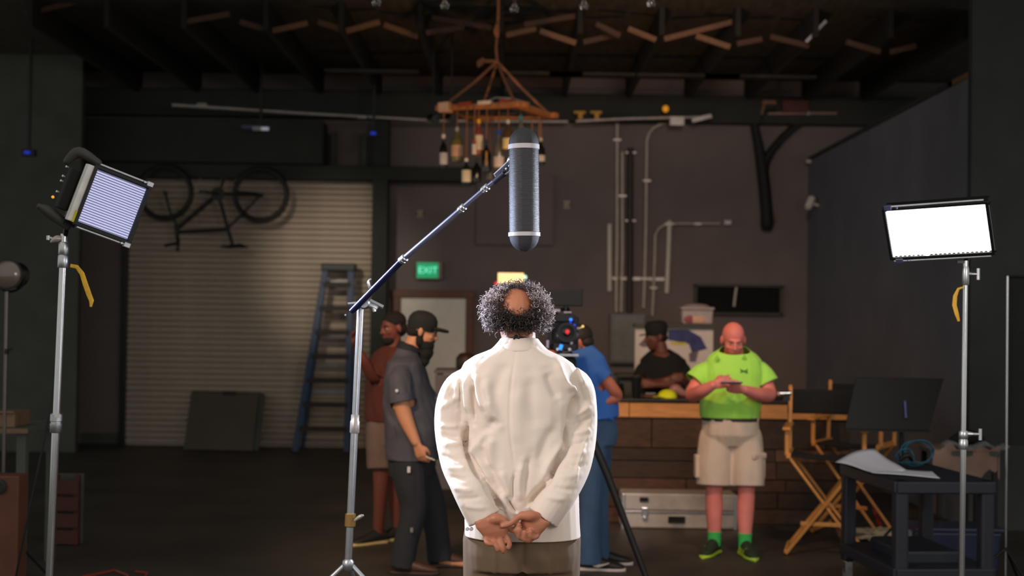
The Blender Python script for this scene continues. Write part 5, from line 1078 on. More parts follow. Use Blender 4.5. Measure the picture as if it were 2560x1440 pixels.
# curly hair
hb = MB(); R3 = Rh
HB = mat('hair_dark_base', (46, 38, 34), .8, 0, .4, 90, .8, 300)
def curls(name, m, pts, nrm, rad, n=11):
    mb = MB(); rs = np.random.RandomState(len(pts))
    for p, nv in zip(pts, nrm):
        nv = V(nv).normalized(); a = V(rs.normal(size=3)); a = (nv*1.1+a*.55+V((0, 0, -.15))).normalized(); u = a.orthogonal().normalized(); v = a.cross(u)
        ln = .022+.026*rs.rand(); cr = .0035+.004*rs.rand(); turns = 1.2+1.3*rs.rand(); ph = rs.rand()*6.28; q = []
        for i in range(n):
            t = i/(n-1); an = ph+turns*2*PI*t; q.append(V(p)+a*ln*t+(u*math.cos(an)+v*math.sin(an))*cr*(.5+.5*t))
        mb.tube(q, [rad]*(n-1)+[rad*.5], 3, cap=False)
    o = mb.build(name, m, P1, 'all'); return o
sets = {'dark': ([], []), 'mid': ([], []), 'silver': ([], [])}; rs = np.random.RandomState(3); n = 0
while n < 3300:
    d = V(rs.normal(size=3)).normalized()
    if d.y > .55 and d.z < .75: continue
    if d.z < -.52 - .22*max(0, -d.y) or (d.z < -.25 and d.y > .25): continue
    # bald crown, tilted to the back
    b_ = (d-V((.0, -.90, .42)).normalized()).length
    b2 = (d-V((0, -.2, 1)).normalized()).length
    if b_ < .60 or (b2 < .55 and rs.rand() < .8) or (b_ < .70 and rs.rand() < .6): continue
    p = Lh(d.x*.080, d.y*.098-.012, d.z*.090+.030); side = abs(d.x); out = .006+.026*rs.rand()*min(1, max(0, .25+side-.5*max(0, d.z)))
    p = p+(Rh@V((d.x, d.y*.8, d.z*.55)))*out
    w_ = side+rs.normal()*.16+.45*max(0, d.z)
    key = 'silver' if w_ > .90 else ('mid' if w_ > .55 else 'dark')  # salt-and-pepper hair, with rim light painted in as silver sides
    sets[key][0].append(p); sets[key][1].append(Rh@V((d.x, d.y, d.z*.7))); n += 1
HM = {'dark': mat('hair_dark', (44, 36, 32), .5, 0, .2, 40), 'mid': mat('hair_salt_pepper', (92, 78, 78), .45, 0, .4, 60), 'silver': mat('hair_silver_rimlit', (200, 186, 188), .4, 0, .2, 60)}
for k, nm in (('dark', 'dark_curls'), ('mid', 'grey_curls'), ('silver', 'silver_curls')):
    o = curls(nm, HM[k], *sets[k], .00125); o['kind'] = 'stuff'
# under-hair volume: closed shell without the bald crown
vs, fs = [], []; n_, m_ = 40, 26; keep = {}
for i in range(m_+1):
    for jx in range(n_):
        ph = PI*i/m_; t = 2*PI*jx/n_; d = V((math.sin(ph)*math.cos(t), math.sin(ph)*math.sin(t), math.cos(ph)))
        ex = .010+.016*abs(d.x)*(1-.6*max(0, d.z))
        vs.append(Lh(d.x*(.080+ex), d.y*(.098+ex*.7)-.012, d.z*(.090+ex*.4)+.030))
        b_ = (d-V((.0, -.90, .42)).normalized()).length; b2 = (d-V((0, -.2, 1)).normalized()).length
        keep[i*n_+jx] = not ((d.y > .5) or b_ < .70 or b2 < .66 or d.z < -.56-.2*max(0, -d.y) or (d.z < -.25 and d.y > .2))
for i in range(m_):
    for jx in range(n_):
        f = (i*n_+jx, (i+1)*n_+jx, (i+1)*n_+(jx+1) % n_, i*n_+(jx+1) % n_)
        if all(keep[q] for q in f): fs.append(f)
hs = MB().add(vs, fs).build('under_hair', HB, P1, 'all'); s_ = hs.modifiers.new('thick', 'SOLIDIFY'); s_.thickness = .008; s_.offset = -1
# ---------------------------------------------------------------- generic helpers for the crew
def ring(c, r, f, rx, ry): return (V(c), V(r)*rx, V(f)*ry)
BEARD = mat('beard_black', (20, 17, 15), .8, 0, .3, 120, 1, 300)
# ---------------------------------------------------------------- the bearded person (profile, facing right)
Y0 = 9.75; k_ = lambda x, y, d=0: P(x, y, Y0+d)
SK2 = skin('tan_skin', (206, 142, 104)); f = V((1, .06, 0)).normalized(); r = V((0, -1, 0))      # r: near side
base = V((k_(1030, 1400).x, Y0, 0)); mb = MB()
hu = V((.22, 0, 1)).normalized(); hcx = k_(1055, 828)
Lb, Rb = headmesh(mb, hcx, V((1, .02, -.22)), hu, 1.0)
mb.limb([k_(1040, 845), k_(1022, 885), k_(1012, 920)], [.058, .062, .08], 16)
torso(mb, [ring(k_(1012, 898), r, f, .10, .07), ring(k_(1012, 920), r, f, .19, .10), ring(k_(1018, 980), r, f, .19, .135), ring(k_(1030, 1060), r, f, .19, .16), ring(k_(1030, 1130), r, f, .19, .15), ring(k_(1028, 1165), r, f, .18, .12)])
nearA = [k_(1010, 925, -.13), k_(1003, 955, -.205), k_(1001, 990, -.24), k_(1012, 1040, -.25), k_(1040, 1105, -.27)]; farA = [k_(1024, 930, .14), k_(1062, 985, .235), k_(1100, 1040, .22), k_(1135, 1050, .12)]
mb.limb(nearA, [.04, .055, .056, .052, .032], 16); mb.limb(farA, [.045, .05, .046, .03], 16)
hand(mb, k_(1042, 1108, -.27), V((.36, .0, -1)), V((.5, .75, .1)), V((1, -.2, 0)), 1.05, .75); hand(mb, farA[-1], V((1, -.2, .1)), V((0, -.2, -1)), V((0, -1, 0)), 1, .4)
la, lb = V((k_(1008, 1390).x, Y0-.12, .09)), V((k_(1098, 1360).x, Y0+.16, .09))
legs = ([k_(1022, 1150, -.10), k_(1034, 1275, -.12), la], [k_(1034, 1150, .10), k_(1082, 1265, .15), lb])
for q in legs: mb.limb(q, [.095, .062, .045], 16); mb.limb([q[2]-Z*.04, q[2]+V((.1, 0, -.06)), q[2]+V((.17, -.02, -.065))], [.034, .03, .02], 10)
P2 = body('person', mb, SK2, base, .0055, 4)
tag(P2, 'bearded person in a black cap and dark short-sleeved shirt standing in profile', 'person')
for s in (-1, 1):                      # only the face side details
    MB().ell(Lb(s*.031, .0805, .004), (.0125, .0095, .0075), Rb, 12, 8).build('eye', mat('eye_white', (190, 180, 175), .3, 0, 0), P2, smooth=True)
    MB().limb([Lb(s*.014, .096, .024), Lb(s*.032, .095, .029), Lb(s*.05, .082, .024)], [.004, .005, .003], 8).build('eyebrow', BEARD, P2, smooth=True)
SH = mat('charcoal_work_shirt', (72, 71, 79), .75, 0, .35, 5, .2, 250)
mb = MB()
torso(mb, [ring(k_(1022, 868), r, f, .072, .066), ring(k_(1018, 890), r, f, .11, .09), ring(k_(1014, 905), r, f, .19, .125), ring(k_(1016, 950), r, f, .225, .155), ring(k_(1026, 1010), r, f, .23, .185), ring(k_(1034, 1070), r, f, .23, .200), ring(k_(1032, 1130), r, f, .225, .185), ring(k_(1032, 1180), r, f, .22, .17)])
cu = [sleeve(mb, [k_(1008, 922, -.14), k_(1001, 950, -.215), k_(1001, 980, -.24), k_(1004, 1005, -.247)], [.055, .078, .080, .080], 18), sleeve(mb, [k_(1022, 925, .15), k_(1045, 960, .235), k_(1074, 1006, .235)], [.06, .078, .075], 16)]
garment('shirt', mb, SH, P2, cu+[(k_(1022, 872), V((.35, 0, 1)), .12), (k_(1030, 1146), V((0, 0, -1)), .45)], .007, 8, .013, 15, 5, .004)
c = k_(1003, 996, -.247); d = (k_(1010, 1030, -.25)-k_(1001, 980, -.245)).normalized(); MB().lathe(c, [(.083, -.03), (.087, -.027), (.087, .018), (.082, .022), (.078, .0)], d, 22).build('sleeve_cuff', SH, P2, smooth=True)
MB().lathe(k_(992, 977, -.33), [(.010, 0), (.011, .003), (.008, .006)], (0, -1, 0), 12).build('sleeve_button', mat('white_button', (215, 215, 220), .4), P2, smooth=True)
MB().loft([(k_(1022, 872)+V((math.cos(a)*.078, math.sin(a)*.078, .02*math.cos(a+PI)+.015)), V((math.cos(a)*.012, math.sin(a)*.012, -.022)), V((0, 0, .005))) for a in np.linspace(.4, 2*PI-.4, 22)], 10).build('shirt_collar', mat('black_collar', (26, 26, 30), .8), P2, smooth=True)
TRB = mat('black_jeans', (34, 36, 42), .85, 0, .12, 5, .2, 250)
mb = MB(); torso(mb, [ring(k_(1030, 1105), r, f, .19, .15), ring(k_(1030, 1160), r, f, .20, .165), ring(k_(1028, 1190), r, f, .19, .15)])
cu = [sleeve(mb, [q[0]+Z*.02, q[0]*.5+q[1]*.5, q[1], q[1]*.4+q[2]*.6, q[2]-Z*.05], [.125, .115, .092, .085, .088], 18) for q in legs]
garment('trousers', mb, TRB, P2, cu+[(k_(1030, 1120), Z, .4)], .008, 4, .008, 12, 6, .004)
WT_ = mat('white_mark', (205, 200, 195), .5)
MB().box(k_(1022, 1174, -.24), (.02, .006, .04)).build('pocket_tab', WT_, P2); MB().box(k_(1029, 1325, -.22), (.018, .006, .03)).build('knee_mark', mat('grey_mark', (120, 120, 124), .6), P2)
BRSH = mat('brown_leather_shoe', (74, 46, 36), .5, 0, .2)
shoe(P2, la+V((-.06, 0, -.09)), V((1, -.08, 0)), BRSH, mat('brown_sole', (60, 44, 36), .6), 1.1); shoe(P2, lb+V((-.06, 0, -.09)), V((1, .1, 0)), BRSH, mat('brown_sole', (60, 44, 36), .6), 1.1)
# beard, moustache, cap, glasses
mb = MB(); E = lambda p, q: mb.ell(Lb(*p), q, Rb, 18, 12)
E((0, .045, -.085), (.066, .062, .058)); E((0, .060, -.135), (.058, .052, .062)); E((0, .058, -.19), (.042, .042, .052)); E((.055, .0, -.055), (.022, .028, .055)); E((-.055, .0, -.055), (.022, .028, .055)); E((.06, .002, -.01), (.018, .02, .04)); E((-.06, .002, -.01), (.018, .02, .04)); E((0, .092, -.050), (.034, .016, .010))
me = remesh(mb, .006, 3); co = np.empty(len(me.vertices)*3); me.vertices.foreach_get('co', co); co = co.reshape(-1, 3); no = np.empty(len(co)*3); me.vertices.foreach_get('normal', no); co = wrinkle(co, no.reshape(-1, 3), .006, 70, 2, (1, 1, .4))-np.array(base); me.vertices.foreach_set('co', co.ravel()); link('beard', me, BEARD, P2, 'all')
CAPM = mat('black_cap_cotton', (24, 24, 24), .85, 0, .1, 20, .3, 200)
mb = MB(); prof = []
cap = [(Lb(0, -.008, z), (Rb@V((1, 0, 0)))*rx, (Rb@V((0, 1, 0)))*ry) for z, rx, ry in ((.010, .084, .098), (.045, .090, .105), (.085, .086, .100), (.115, .070, .082), (.135, .042, .05), (.142, .012, .014))]
co_cap = mb.loft(cap, 28).build('cap', CAPM, P2, smooth=True)
MB().loft([(Lb(0, .075, .034), (Rb@V((1, 0, 0)))*.078, (Rb@V((0, 0, 1)))*.014), (Lb(0, .12, .036), (Rb@V((1, 0, 0)))*.078, (Rb@V((0, 0, 1)))*.014), (Lb(0, .155, .036), (Rb@V((1, 0, 0)))*.062, (Rb@V((0, 0, 1)))*.013), (Lb(0, .180, .036), (Rb@V((1, 0, 0)))*.03, (Rb@V((0, 0, 1)))*.009)], 18).build('cap_brim', CAPM, co_cap, smooth=True)
mb = MB().ell(Lb(0, -.045, -.012), (.076, .062, .05), Rb, 18, 12); mb.build('back_hair', BEARD, P2, smooth=True)
g_ = None
for s in (-1, 1):
    pts = [Lb(s*.034+.021*math.cos(a), .104-.006*abs(math.cos(a)), .002+.016*math.sin(a)) for a in np.linspace(0, 2*PI, 14)[:-1]]
    o = MB().tube(pts, .0028, 6, closed=True).tube([Lb(s*.056, .098, .008), Lb(s*.078, .05, .010), Lb(s*.084, .0, .012)], .0026, 6).build('eyeglasses', BLK, P2, smooth=True)
p = k_(1074, 1146, -.29); tag(MB().cyl(p+V((-.025, 0, .012)), p+V((.035, 0, -.012)), .004).build('cigarette', mat('cigarette_white', (215, 205, 190), .7)), 'thin white stick held in the bearded person\'s hand', 'stick')
# ---------------------------------------------------------------- person behind in red top and light shorts, shade put into skin and cloth colours
Y0 = 10.9; k_ = lambda x, y, d=0: P(x, y, Y0+d)
SK3 = skin('shaded_reddish_skin', (112, 60, 48)); f = V((-.75, -.66, 0)).normalized(); r = V((f.y, -f.x, 0))
base = V((k_(960, 1350).x, Y0, 0)); mb = MB(); L3, R3 = headmesh(mb, k_(982, 822), f+V((0, 0, -.1)), V((-.1, 0, 1)), 1.0)
mb.limb([k_(985, 845), k_(982, 875)], [.056, .06], 14)
torso(mb, [ring(k_(978, 872), r, f, .10, .07), ring(k_(975, 892), r, f, .18, .10), ring(k_(970, 950), r, f, .175, .12), ring(k_(966, 1020), r, f, .16, .12), ring(k_(970, 1070), r, f, .17, .125)])
a1 = [k_(956, 906, -.03), k_(936, 945, -.12), k_(912, 905, -.22), k_(893, 872, -.25)]; a2 = [k_(1002, 906, .08), k_(1019, 960, .15), k_(1010, 1020, .05)]
mb.limb(a1, [.05, .046, .04, .028], 14); mb.limb(a2, [.05, .045, .03], 14); hand(mb, a1[-1], V((-.3, -.2, 1)), V((.8, -.4, 0)), V((0, -1, 0)), 1, .6); hand(mb, a2[-1], V((-.2, -.5, -.8)), V((-.5, 0, 0)), V((0, -1, 0)), 1, .6)
l1, l2 = V((k_(946, 1350).x, Y0-.03, .09)), V((k_(990, 1345).x, Y0+.15, .09))
lg3 = ([k_(952, 1085, -.03), k_(952, 1210, -.05), l1], [k_(985, 1085, .1), k_(985, 1215, .12), l2])
for q in lg3: mb.limb(q, [.085, .058, .04], 14); mb.limb([q[2]-Z*.04, q[2]+f*.1-Z*.06, q[2]+f*.17-Z*.065], [.032, .028, .02], 10)
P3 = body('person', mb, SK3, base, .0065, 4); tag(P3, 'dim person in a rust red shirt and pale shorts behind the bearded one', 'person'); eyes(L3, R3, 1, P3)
mb = MB(); torso(mb, [ring(k_(983, 862), r, f, .07, .065), ring(k_(978, 880), r, f, .16, .10), ring(k_(975, 905), r, f, .205, .125), ring(k_(970, 960), r, f, .20, .14), ring(k_(966, 1030), r, f, .19, .145), ring(k_(968, 1080), r, f, .19, .14)])
cu = [sleeve(mb, [k_(955, 904, -.03), k_(944, 924, -.09), k_(935, 944, -.12)], [.058, .066, .066], 14), sleeve(mb, [k_(1003, 904, .08), k_(1014, 935, .14), k_(1018, 960, .15)], [.058, .065, .062], 14)]
garment('shirt', mb, mat('shaded_rust_cotton', (84, 38, 30), .85, 0, .12, 6, .2, 200), P3, cu+[(k_(983, 866), Z, .11), (k_(967, 1052), -Z, .4)], .008, 4, .008, 14, 8)
mb = MB(); torso(mb, [ring(k_(968, 1025), r, f, .175, .13), ring(k_(968, 1080), r, f, .185, .14), ring(k_(968, 1110), r, f, .18, .13)])
cu = [sleeve(mb, [q[0]+Z*.03, q[0]*.6+q[1]*.4, q[1]+Z*.11], [.115, .115, .11], 16) for q in lg3]
garment('shorts', mb, mat('shaded_khaki', (112, 92, 84), .85, 0, .1), P3, cu+[(k_(968, 1035), Z, .3)], .008, 4, .008, 12, 9)
MB().ell(L3(0, -.02, .055), (.088, .098, .082), R3, 20, 12).ell(L3(0, -.05, .0), (.082, .07, .07), R3, 16, 10).build('hair', BEARD, P3, smooth=True)
MB().ell(L3(0, .05, -.085), (.055, .05, .042), R3, 16, 10).build('beard', BEARD, P3, smooth=True)
for q in (l1, l2): shoe(P3, q-f*.06-Z*.09, f, mat('dark_sneaker', (40, 34, 32), .6), mat('pale_sole', (214, 188, 130), .6), 1.05)
# ---------------------------------------------------------------- camera operator in a blue shirt, bent over
Y0 = 9.95; k_ = lambda x, y, d=0: P(x, y, Y0+d)
SK4 = skin('rosy_skin', (190, 110, 88)); f = V((-.90, -.10, 0)).normalized(); r = V((f.y, -f.x, 0))
base = V((k_(1478, 1400).x, Y0, 0)); mb = MB(); L4, R4 = headmesh(mb, k_(1444, 858, .02), V((-1, -.1, -.35)), V((-.3, 0, 1)), 1.0)
mb.limb([k_(1452, 872), k_(1464, 900)], [.058, .07], 14)
up = V((-.28, 0, 1)).normalized(); fb = (f-up*f.dot(up)).normalized()
torso(mb, [ring(k_(1462, 888), r, fb, .11, .08), ring(k_(1466, 905), r, fb, .19, .11), ring(k_(1478, 960), r, fb, .19, .13), ring(k_(1486, 1020), r, f, .175, .14), ring(k_(1486, 1075), r, f, .18, .14)])
a1 = [k_(1484, 925, -.12), k_(1508, 946, -.16), k_(1532, 974, -.155), k_(1541, 992, -.12), k_(1518, 1004, -.17)]; a2 = [k_(1460, 926, .14), k_(1430, 965, .2), k_(1400, 900, .1)]
mb.limb(a1, [.04, .05, .046, .042, .03], 14); mb.limb(a2, [.045, .045, .03], 14); hand(mb, a1[-1], V((-1, -.1, -.25)), V((0, 1, 0)), V((0, 0, 1)), 1, .4); hand(mb, a2[-1], V((-1, -.4, .2)), V((0, 1, 0)), V((0, 0, 1)), 1, .8)
l1, l2 = V((k_(1474, 1392).x, Y0-.10, .09)), V((k_(1500, 1385).x, Y0+.16, .09)); lg4 = ([k_(1480, 1085, -.09), k_(1474, 1240, -.10), l1], [k_(1490, 1085, .09), k_(1492, 1240, .12), l2])
for q in lg4: mb.limb(q, [.092, .06, .042], 14); mb.limb([q[2]-Z*.04, q[2]-V((-.10, 0, .06)), q[2]-V((-.17, 0, .065))], [.032, .028, .02], 10)
P4 = body('person', mb, SK4, base, .0065, 4); tag(P4, 'camera operator in a blue shirt and jeans bending behind the cinema camera', 'person')
BS = mat('blue_shirt_cotton', (54, 110, 200), .8, 0, .06, 4, .15, 250)
mb = MB(); torso(mb, [ring(k_(1453, 866), r, fb, .075, .07), ring(k_(1458, 882), r, fb, .13, .10), ring(k_(1466, 900), r, fb, .20, .125), ring(k_(1478, 950), r, fb, .215, .15), ring(k_(1486, 1000), r, f, .21, .165), ring(k_(1488, 1050), r, f, .215, .165), ring(k_(1488, 1080), r, f, .215, .16)])
cu = [sleeve(mb, [k_(1485, 922, -.12), k_(1500, 938, -.155), k_(1515, 953, -.165)], [.058, .066, .066], 14), sleeve(mb, [k_(1458, 924, .14), k_(1444, 945, .19), k_(1432, 962, .2)], [.058, .066, .064], 14)]
garment('shirt', mb, BS, P4, cu+[(k_(1452, 870), V((-.3, 0, 1)), .1), (k_(1488, 1044), V((.12, 0, -1)), .4)], .007, 4, .011, 13, 12)
MB().limb([k_(1500, 1040, -.16), k_(1520, 1043, -.17), k_(1532, 1048, -.17)], [.03, .022, .006], 10).build('shirt_tail', BS, P4, smooth=True)
JE = mat('blue_jeans', (62, 88, 122), .85, 0, .15, 6, .2, 200)
mb = MB(); torso(mb, [ring(k_(1486, 1030), r, f, .19, .15), ring(k_(1486, 1080), r, f, .20, .16), ring(k_(1486, 1110), r, f, .19, .15)])
cu = [sleeve(mb, [q[0]+Z*.02, q[0]*.5+q[1]*.5, q[1], q[2]*.6+q[1]*.4, q[2]-Z*.05], [.12, .105, .085, .08, .085], 16) for q in lg4]
garment('jeans', mb, JE, P4, cu+[(k_(1486, 1040), Z, .35)], .008, 4, .008, 12, 14)
MB().ell(L4(0, -.02, .045), (.086, .102, .088), R4, 20, 12).ell(L4(0, -.05, -.01), (.082, .066, .062), R4, 16, 10).build('hair', mat('hair_near_black', (30, 24, 22), .7, 0, .3, 60), P4, smooth=True)
ws = mat('white_sole', (205, 190, 185), .5)
for q in (l1, l2):
    dd = V((.93, -.1, 0)); shoe(P4, q-dd*.07-Z*.09, dd, mat('black_sneaker', (30, 28, 28), .5), ws, 1.08)
q = l1-V((.93, -.1, 0))*.07-Z*.09; s_ = V((0, -1, 0))
MB().loft([(q+V((.93, -.1, 0))*t+V((.004, -.055+.0, zz)), V((0, 0, w_)), V((0, .016, 0))) for t, zz, w_ in ((.06, .060, .003), (.09, .046, .011), (.12, .042, .012), (.16, .052, .006), (.20, .066, .002))], 10).build('shoe_mark', ws, P4, smooth=True)
# ---------------------------------------------------------------- person in black behind the bar
Y0 = 13.3; k_ = lambda x, y, d=0: P(x, y, Y0+d)
SK5 = skin('dark_tan_skin', (112, 66, 52)); f = V((-.15, -1, 0)).normalized(); r = V((1, -.15, 0)).normalized()
base = V((k_(1660, 1100).x, Y0, 0)); mb = MB(); L5, R5 = headmesh(mb, k_(1640, 842), V((-1, -.35, -.12)), V((-.08, 0, 1)), 1.05)
mb.limb([k_(1650, 862), k_(1656, 890)], [.06, .068], 14)
torso(mb, [ring(k_(1657, 882), r, f, .11, .08), ring(k_(1657, 898), r, f, .19, .11), ring(k_(1657, 950), r, f, .19, .13), ring(k_(1657, 1020), r, f, .18, .13), ring(k_(1657, 1080), r, f, .18, .13)])
a1 = [k_(1622, 915), k_(1606, 932, -.02), k_(1600, 954, -.05), k_(1640, 960, -.2), k_(1672, 948, -.24)]; a2 = [k_(1692, 915), k_(1707, 932, -.02), k_(1712, 950, -.06), k_(1680, 960, -.22), k_(1640, 962, -.26)]
for q in (a1, a2): mb.limb(q, [.04, .05, .05, .045, .032], 14)
hand(mb, a1[-1], V((1, -.1, .2)), V((0, 1, -.2)), V((0, 0, 1)), 1, .5); hand(mb, a2[-1], V((-1, -.1, .1)), V((0, 1, -.2)), V((0, 0, 1)), 1, .5)
lg5 = []
for s in (-1, 1):
    h = k_(1657+s*26, 1090); an = V((h.x, Y0, .09)); q = [h, V((h.x, Y0, .5)), an]; lg5.append(q); mb.limb(q, [.09, .06, .042], 14); mb.limb([an-Z*.04, an+V((0, -.1, -.06)), an+V((0, -.17, -.065))], [.03, .028, .02], 10)
P5 = body('person', mb, SK5, base, .0065, 4); tag(P5, 'person in a black V-neck shirt and cap with folded arms behind the bar', 'person'); eyes(L5, R5, 1.05, P5)
BT = mat('black_tee', (24, 24, 24), .9, 0, .1, 10, .2, 200)
mb = MB(); torso(mb, [ring(k_(1653, 872), r, f, .078, .07), ring(k_(1656, 886), r, f, .16, .10), ring(k_(1657, 900), r, f, .215, .125), ring(k_(1657, 950), r, f, .212, .145), ring(k_(1657, 1020), r, f, .20, .15), ring(k_(1657, 1085), r, f, .20, .15)])
cu = [sleeve(mb, [k_(1621, 912), k_(1608, 926, -.02), k_(1602, 944, -.035)], [.06, .074, .074], 14), sleeve(mb, [k_(1693, 912), k_(1706, 926, -.02), k_(1711, 948, -.04)], [.06, .076, .076], 14)]
garment('shirt', mb, BT, P5, [(k_(1653, 877, -.05), V((-.1, -.9, .9)), .09), (k_(1657, 1075), -Z, .4)]+cu, .008, 4, .008, 13, 15)
mb = MB(); torso(mb, [ring(k_(1657, 1060), r, f, .185, .14), ring(k_(1657, 1095), r, f, .19, .145), ring(k_(1657, 1110), r, f, .18, .14)])
cu = [sleeve(mb, [q[0], q[1], q[2]-Z*.04], [.115, .085, .08], 14) for q in lg5]
garment('trousers', mb, TRB, P5, cu+[(k_(1657, 1068), Z, .35)], .009, 4, .006, 12, 16)
for q in lg5: shoe(P5, q[2]+V((0, .06, -.09)), V((0, -1, 0)), BLK, RUB)
cap = [(L5(0, -.008, z), (R5@V((1, 0, 0)))*rx, (R5@V((0, 1, 0)))*ry) for z, rx, ry in ((.012, .088, .100), (.05, .094, .108), (.09, .096, .112), (.125, .086, .10), (.142, .05, .06), (.146, .012, .014))]
cc = MB().loft(cap, 26).build('cap', CAPM, P5, smooth=True)
MB().loft([(L5(0, .075, .030), (R5@V((1, 0, 0)))*.07, (R5@V((0, 0, 1)))*.005), (L5(0, .12, .026), (R5@V((1, 0, 0)))*.07, (R5@V((0, 0, 1)))*.005), (L5(0, .15, .022), (R5@V((1, 0, 0)))*.04, (R5@V((0, 0, 1)))*.005)], 16).build('cap_brim', CAPM, cc, smooth=True)
MB().ell(L5(0, -.05, -.012), (.080, .06, .05), R5, 16, 10).build('hair', BEARD, P5, smooth=True)
# ---------------------------------------------------------------- bald person in the neon green shirt with a phone
Y0 = 10.65; k_ = lambda x, y, d=0: P(x, y, Y0+d)
SK6 = skin('pink_skin', (222, 128, 118)); f = V((-.02, -1, 0)); r = V((1, 0, 0))
base = V((k_(1825, 1360).x, Y0, 0)); mb = MB(); hu = V((0, -.38, 1)).normalized(); L6, R6 = headmesh(mb, k_(1833, 850, -.04), V((0, -1, -.38)), hu, 1.06)
mb.limb([k_(1834, 866, -.0), k_(1834, 895, .01)], [.066, .08], 16)
torso(mb, [ring(k_(1834, 890), r, f, .11, .08), ring(k_(1834, 914), r, f, .20, .12), ring(k_(1830, 960), r, f, .205, .15), ring(k_(1826, 1010), r, f, .205, .17), ring(k_(1826, 1060), r, f, .195, .15), ring(k_(1826, 1095), r, f, .19, .14)])
a1 = [k_(1776, 928), k_(1757, 945, -.0), k_(1742, 965, -.03), k_(1731, 988, -.10), k_(1755, 978, -.28), k_(1782, 963, -.36)]; a2 = [k_(1888, 926), k_(1904, 944, -.0), k_(1916, 966, -.03), k_(1921, 988, -.10), k_(1890, 985, -.26), k_(1862, 975, -.36)]
for q in (a1, a2): mb.limb(q, [.05, .062, .06, .055, .05, .034], 16)
def hand6(w_, d, pn, th): hand(mb, w_, d, pn, th, 1.05, .75)
hand6(a1[-1], V((.95, -.05, .30)), V((.2, 1, -.1)), V((.0, .1, 1))); hand6(a2[-1], V((-.95, -.02, .12)), V((-.1, .9, .6)), V((0, .1, 1)))
l1, l2 = V((k_(1785, 1340).x, Y0-.02, .09)), V((k_(1858, 1345).x, Y0-.08, .09)); lg6 = ([k_(1793, 1105), k_(1786, 1215, -.02), l1], [k_(1860, 1105), k_(1866, 1218, -.04), l2])
d1_, d2_ = V((-.45, -.9, 0)), V((.12, -1, 0))
for q, dd in zip(lg6, (d1_, d2_)):
    c = q[1]*.55+q[2]*.45+V((0, .015, 0)); mb.limb([q[0], q[1], c, q[2]], [.10, .066, .064, .042], 16); mb.limb([q[2]-Z*.04, q[2]+dd*.1-Z*.06, q[2]+dd*.17-Z*.065], [.034, .03, .022], 10)
P6 = body('person', mb, SK6, base, .0052, 4); tag(P6, 'bald person in a neon green shirt and khaki shorts looking down at a phone', 'person'); eyes(L6, R6, 1.06, P6, (140, 90, 80), .45)
NG = mat('neon_green_fabric', (168, 236, 88), .75, 0, .05, 4, .1, 300, sheen=.2)
mb = MB(); torso(mb, [ring(k_(1834, 866), r, f, .088, .085), ring(k_(1834, 874), r, f, .115, .098), ring(k_(1834, 884), r, f, .165, .115), ring(k_(1834, 898), r, f, .205, .135), ring(k_(1833, 930), r, f, .226, .165), ring(k_(1830, 975), r, f, .224, .188), ring(k_(1826, 1010), r, f, .232, .205), ring(k_(1824, 1036), r, f, .225, .195), ring(k_(1824, 1062), r, f, .205, .17), ring(k_(1824, 1080), r, f, .2, .16)])
cu = [sleeve(mb, [k_(1776, 922), k_(1757, 936, .0), k_(1737, 958, -.02)], [.070, .084, .092], 18), sleeve(mb, [k_(1888, 920), k_(1905, 935, .0), k_(1920, 962, -.02)], [.070, .082, .090], 18)]
sh = garment('shirt', mb, NG, P6, cu+[(k_(1834, 871, -.01), V((0, -.42, 1)), .135), (k_(1825, 1043), V((0, .0, -1)), .5)], .006, 12, .010, 12, 21)
# two-arc chest emblem
GE = mat('dark_green_print', (40, 92, 40), .7); cE = k_(1862, 928, -.20); cE.y = Y0-.172
for s in (-1, 1):
    MB().tube([cE+V((x*.026, .010*abs(x)-.0005+ (cE.x-base.x)*.0, s*(.017-.026*(1-x*x)**.5*.55-.002))) for x in np.linspace(-1, 1, 11)], [.0035]*4+[.003]*3+[.0035]*4, 6).build('chest_emblem', GE, sh, smooth=True)
for s, x in ((-1, 1793), (1, 1861)): MB().loft([(k_(x, 897, -.135), X*.020, Z*.010), (k_(x, 889, -.118), X*.006, Z*.006)], 8).build('shoulder_patch', mat('grey_green_print', (140, 205, 72), .7), sh)
BE = mat('brown_belt', (58, 34, 34), .5); MB().loft([(k_(1825, y), X*.208, Yv_*.172) for y in (1034, 1035, 1050, 1051)], 32, 2.3).build('belt', BE, P6, smooth=True)
KH = mat('khaki_cotton', (206, 184, 166), .85, 0, .08, 5, .2, 250)
mb = MB(); torso(mb, [ring(k_(1825, 1030), r, f, .195, .16), ring(k_(1825, 1050), r, f, .208, .172), ring(k_(1826, 1085), r, f, .215, .168), ring(k_(1826, 1115), r, f, .17, .12)])
cu = [sleeve(mb, [q[0]+V((s*.01, 0, .03)), q[0]*.55+q[1]*.45+V((s*.012, 0, 0)), q[1]+V((s*.004, -.0, .0))], [.125, .132, .130], 20) for q, s in zip(lg6, (-1, 1))]
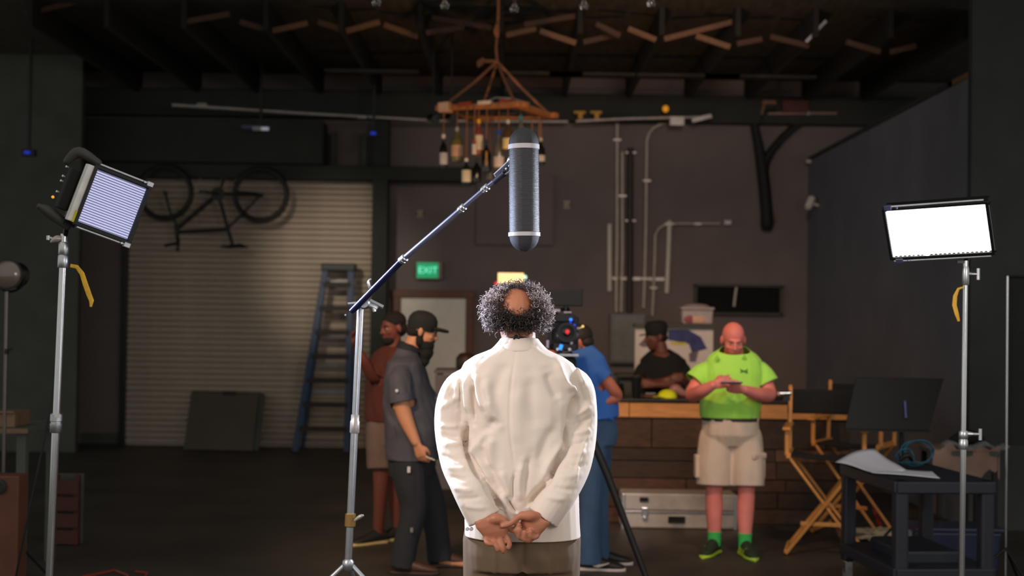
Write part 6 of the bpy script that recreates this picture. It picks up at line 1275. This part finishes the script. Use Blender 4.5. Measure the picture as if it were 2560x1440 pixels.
hem1, hem2 = k_(1786, 1214, -.02), k_(1866, 1218, -.04)
sho = garment('shorts', mb, KH, P6, cu+[(k_(1825, 1043), Z, .4)], .007, 14, .012, 11, 23)
for x in (1770, 1838, 1890): p = k_(x, 1043, 0); p.y = Y0-.18+.12*abs(x-1828)/70; MB().box(p, (.016, .012, .055)).build('belt_loop', KH, sho, bevel=.003)
pk = k_(1900, 1168, -.06); R_ = Matrix.Rotation(.75, 3, 'Z'); MB().box(pk+V((-.02, -.02, 0)), (.15, .04, .17), R_).box(pk+V((-.02, -.03, .085)), (.155, .05, .045), R_).build('cargo_pocket', KH, sho, bevel=.012)
pk = k_(1742, 1165, -.02); MB().box(pk, (.035, .12, .17)).build('cargo_pocket', KH, sho, bevel=.012)
GS = mat('green_sock', (62, 190, 92), .85, 0, .1); GSH = mat('dark_sneaker_mesh', (40, 48, 34), .7, 0, .3, 60); GSO = mat('neon_sole', (178, 214, 60), .5); GL = mat('neon_lace', (150, 190, 60), .6)
for q, dd in zip(lg6, (d1_, d2_)):
    dn = dd.normalized(); MB().lathe(q[2], [(.047, -.03), (.048, 0), (.049, .05), (.053, .075), (.048, .076)], (0, 0, 1), 20).build('sock', GS, P6, smooth=True)
    shoe(P6, q[2]-dn*.06-Z*.09, dn, GSH, GSO, 1.12, GL); s_ = dn.cross(Z); h = q[2]-dn*.06-Z*.09
    for t in (.06, .11, .17): MB().limb([h+dn*t+s_*.047+Z*.03, h+dn*(t+.015)+s_*.044+Z*.055, h+dn*(t+.03)+s_*.026+Z*.076], [.005, .005, .003], 6).build('shoe_stripe', GSO, P6, smooth=True)
p = k_(1829, 957, -.43); ph = thing('phone', "black phone in the green-shirted person's hands", 'phone', p); R_ = Matrix.Rotation(-.12, 3, 'X')
MB().box(p, (.15, .075, .009), R_).build('case', BLK, ph, bevel=.003); MB().box(p+R_@V((0, 0, .0055)), (.138, .066, .002), R_).build('screen', mat('phone_screen', (30, 34, 40), .15, 0, 0, emit=(150, 170, 200), es=.25), ph)
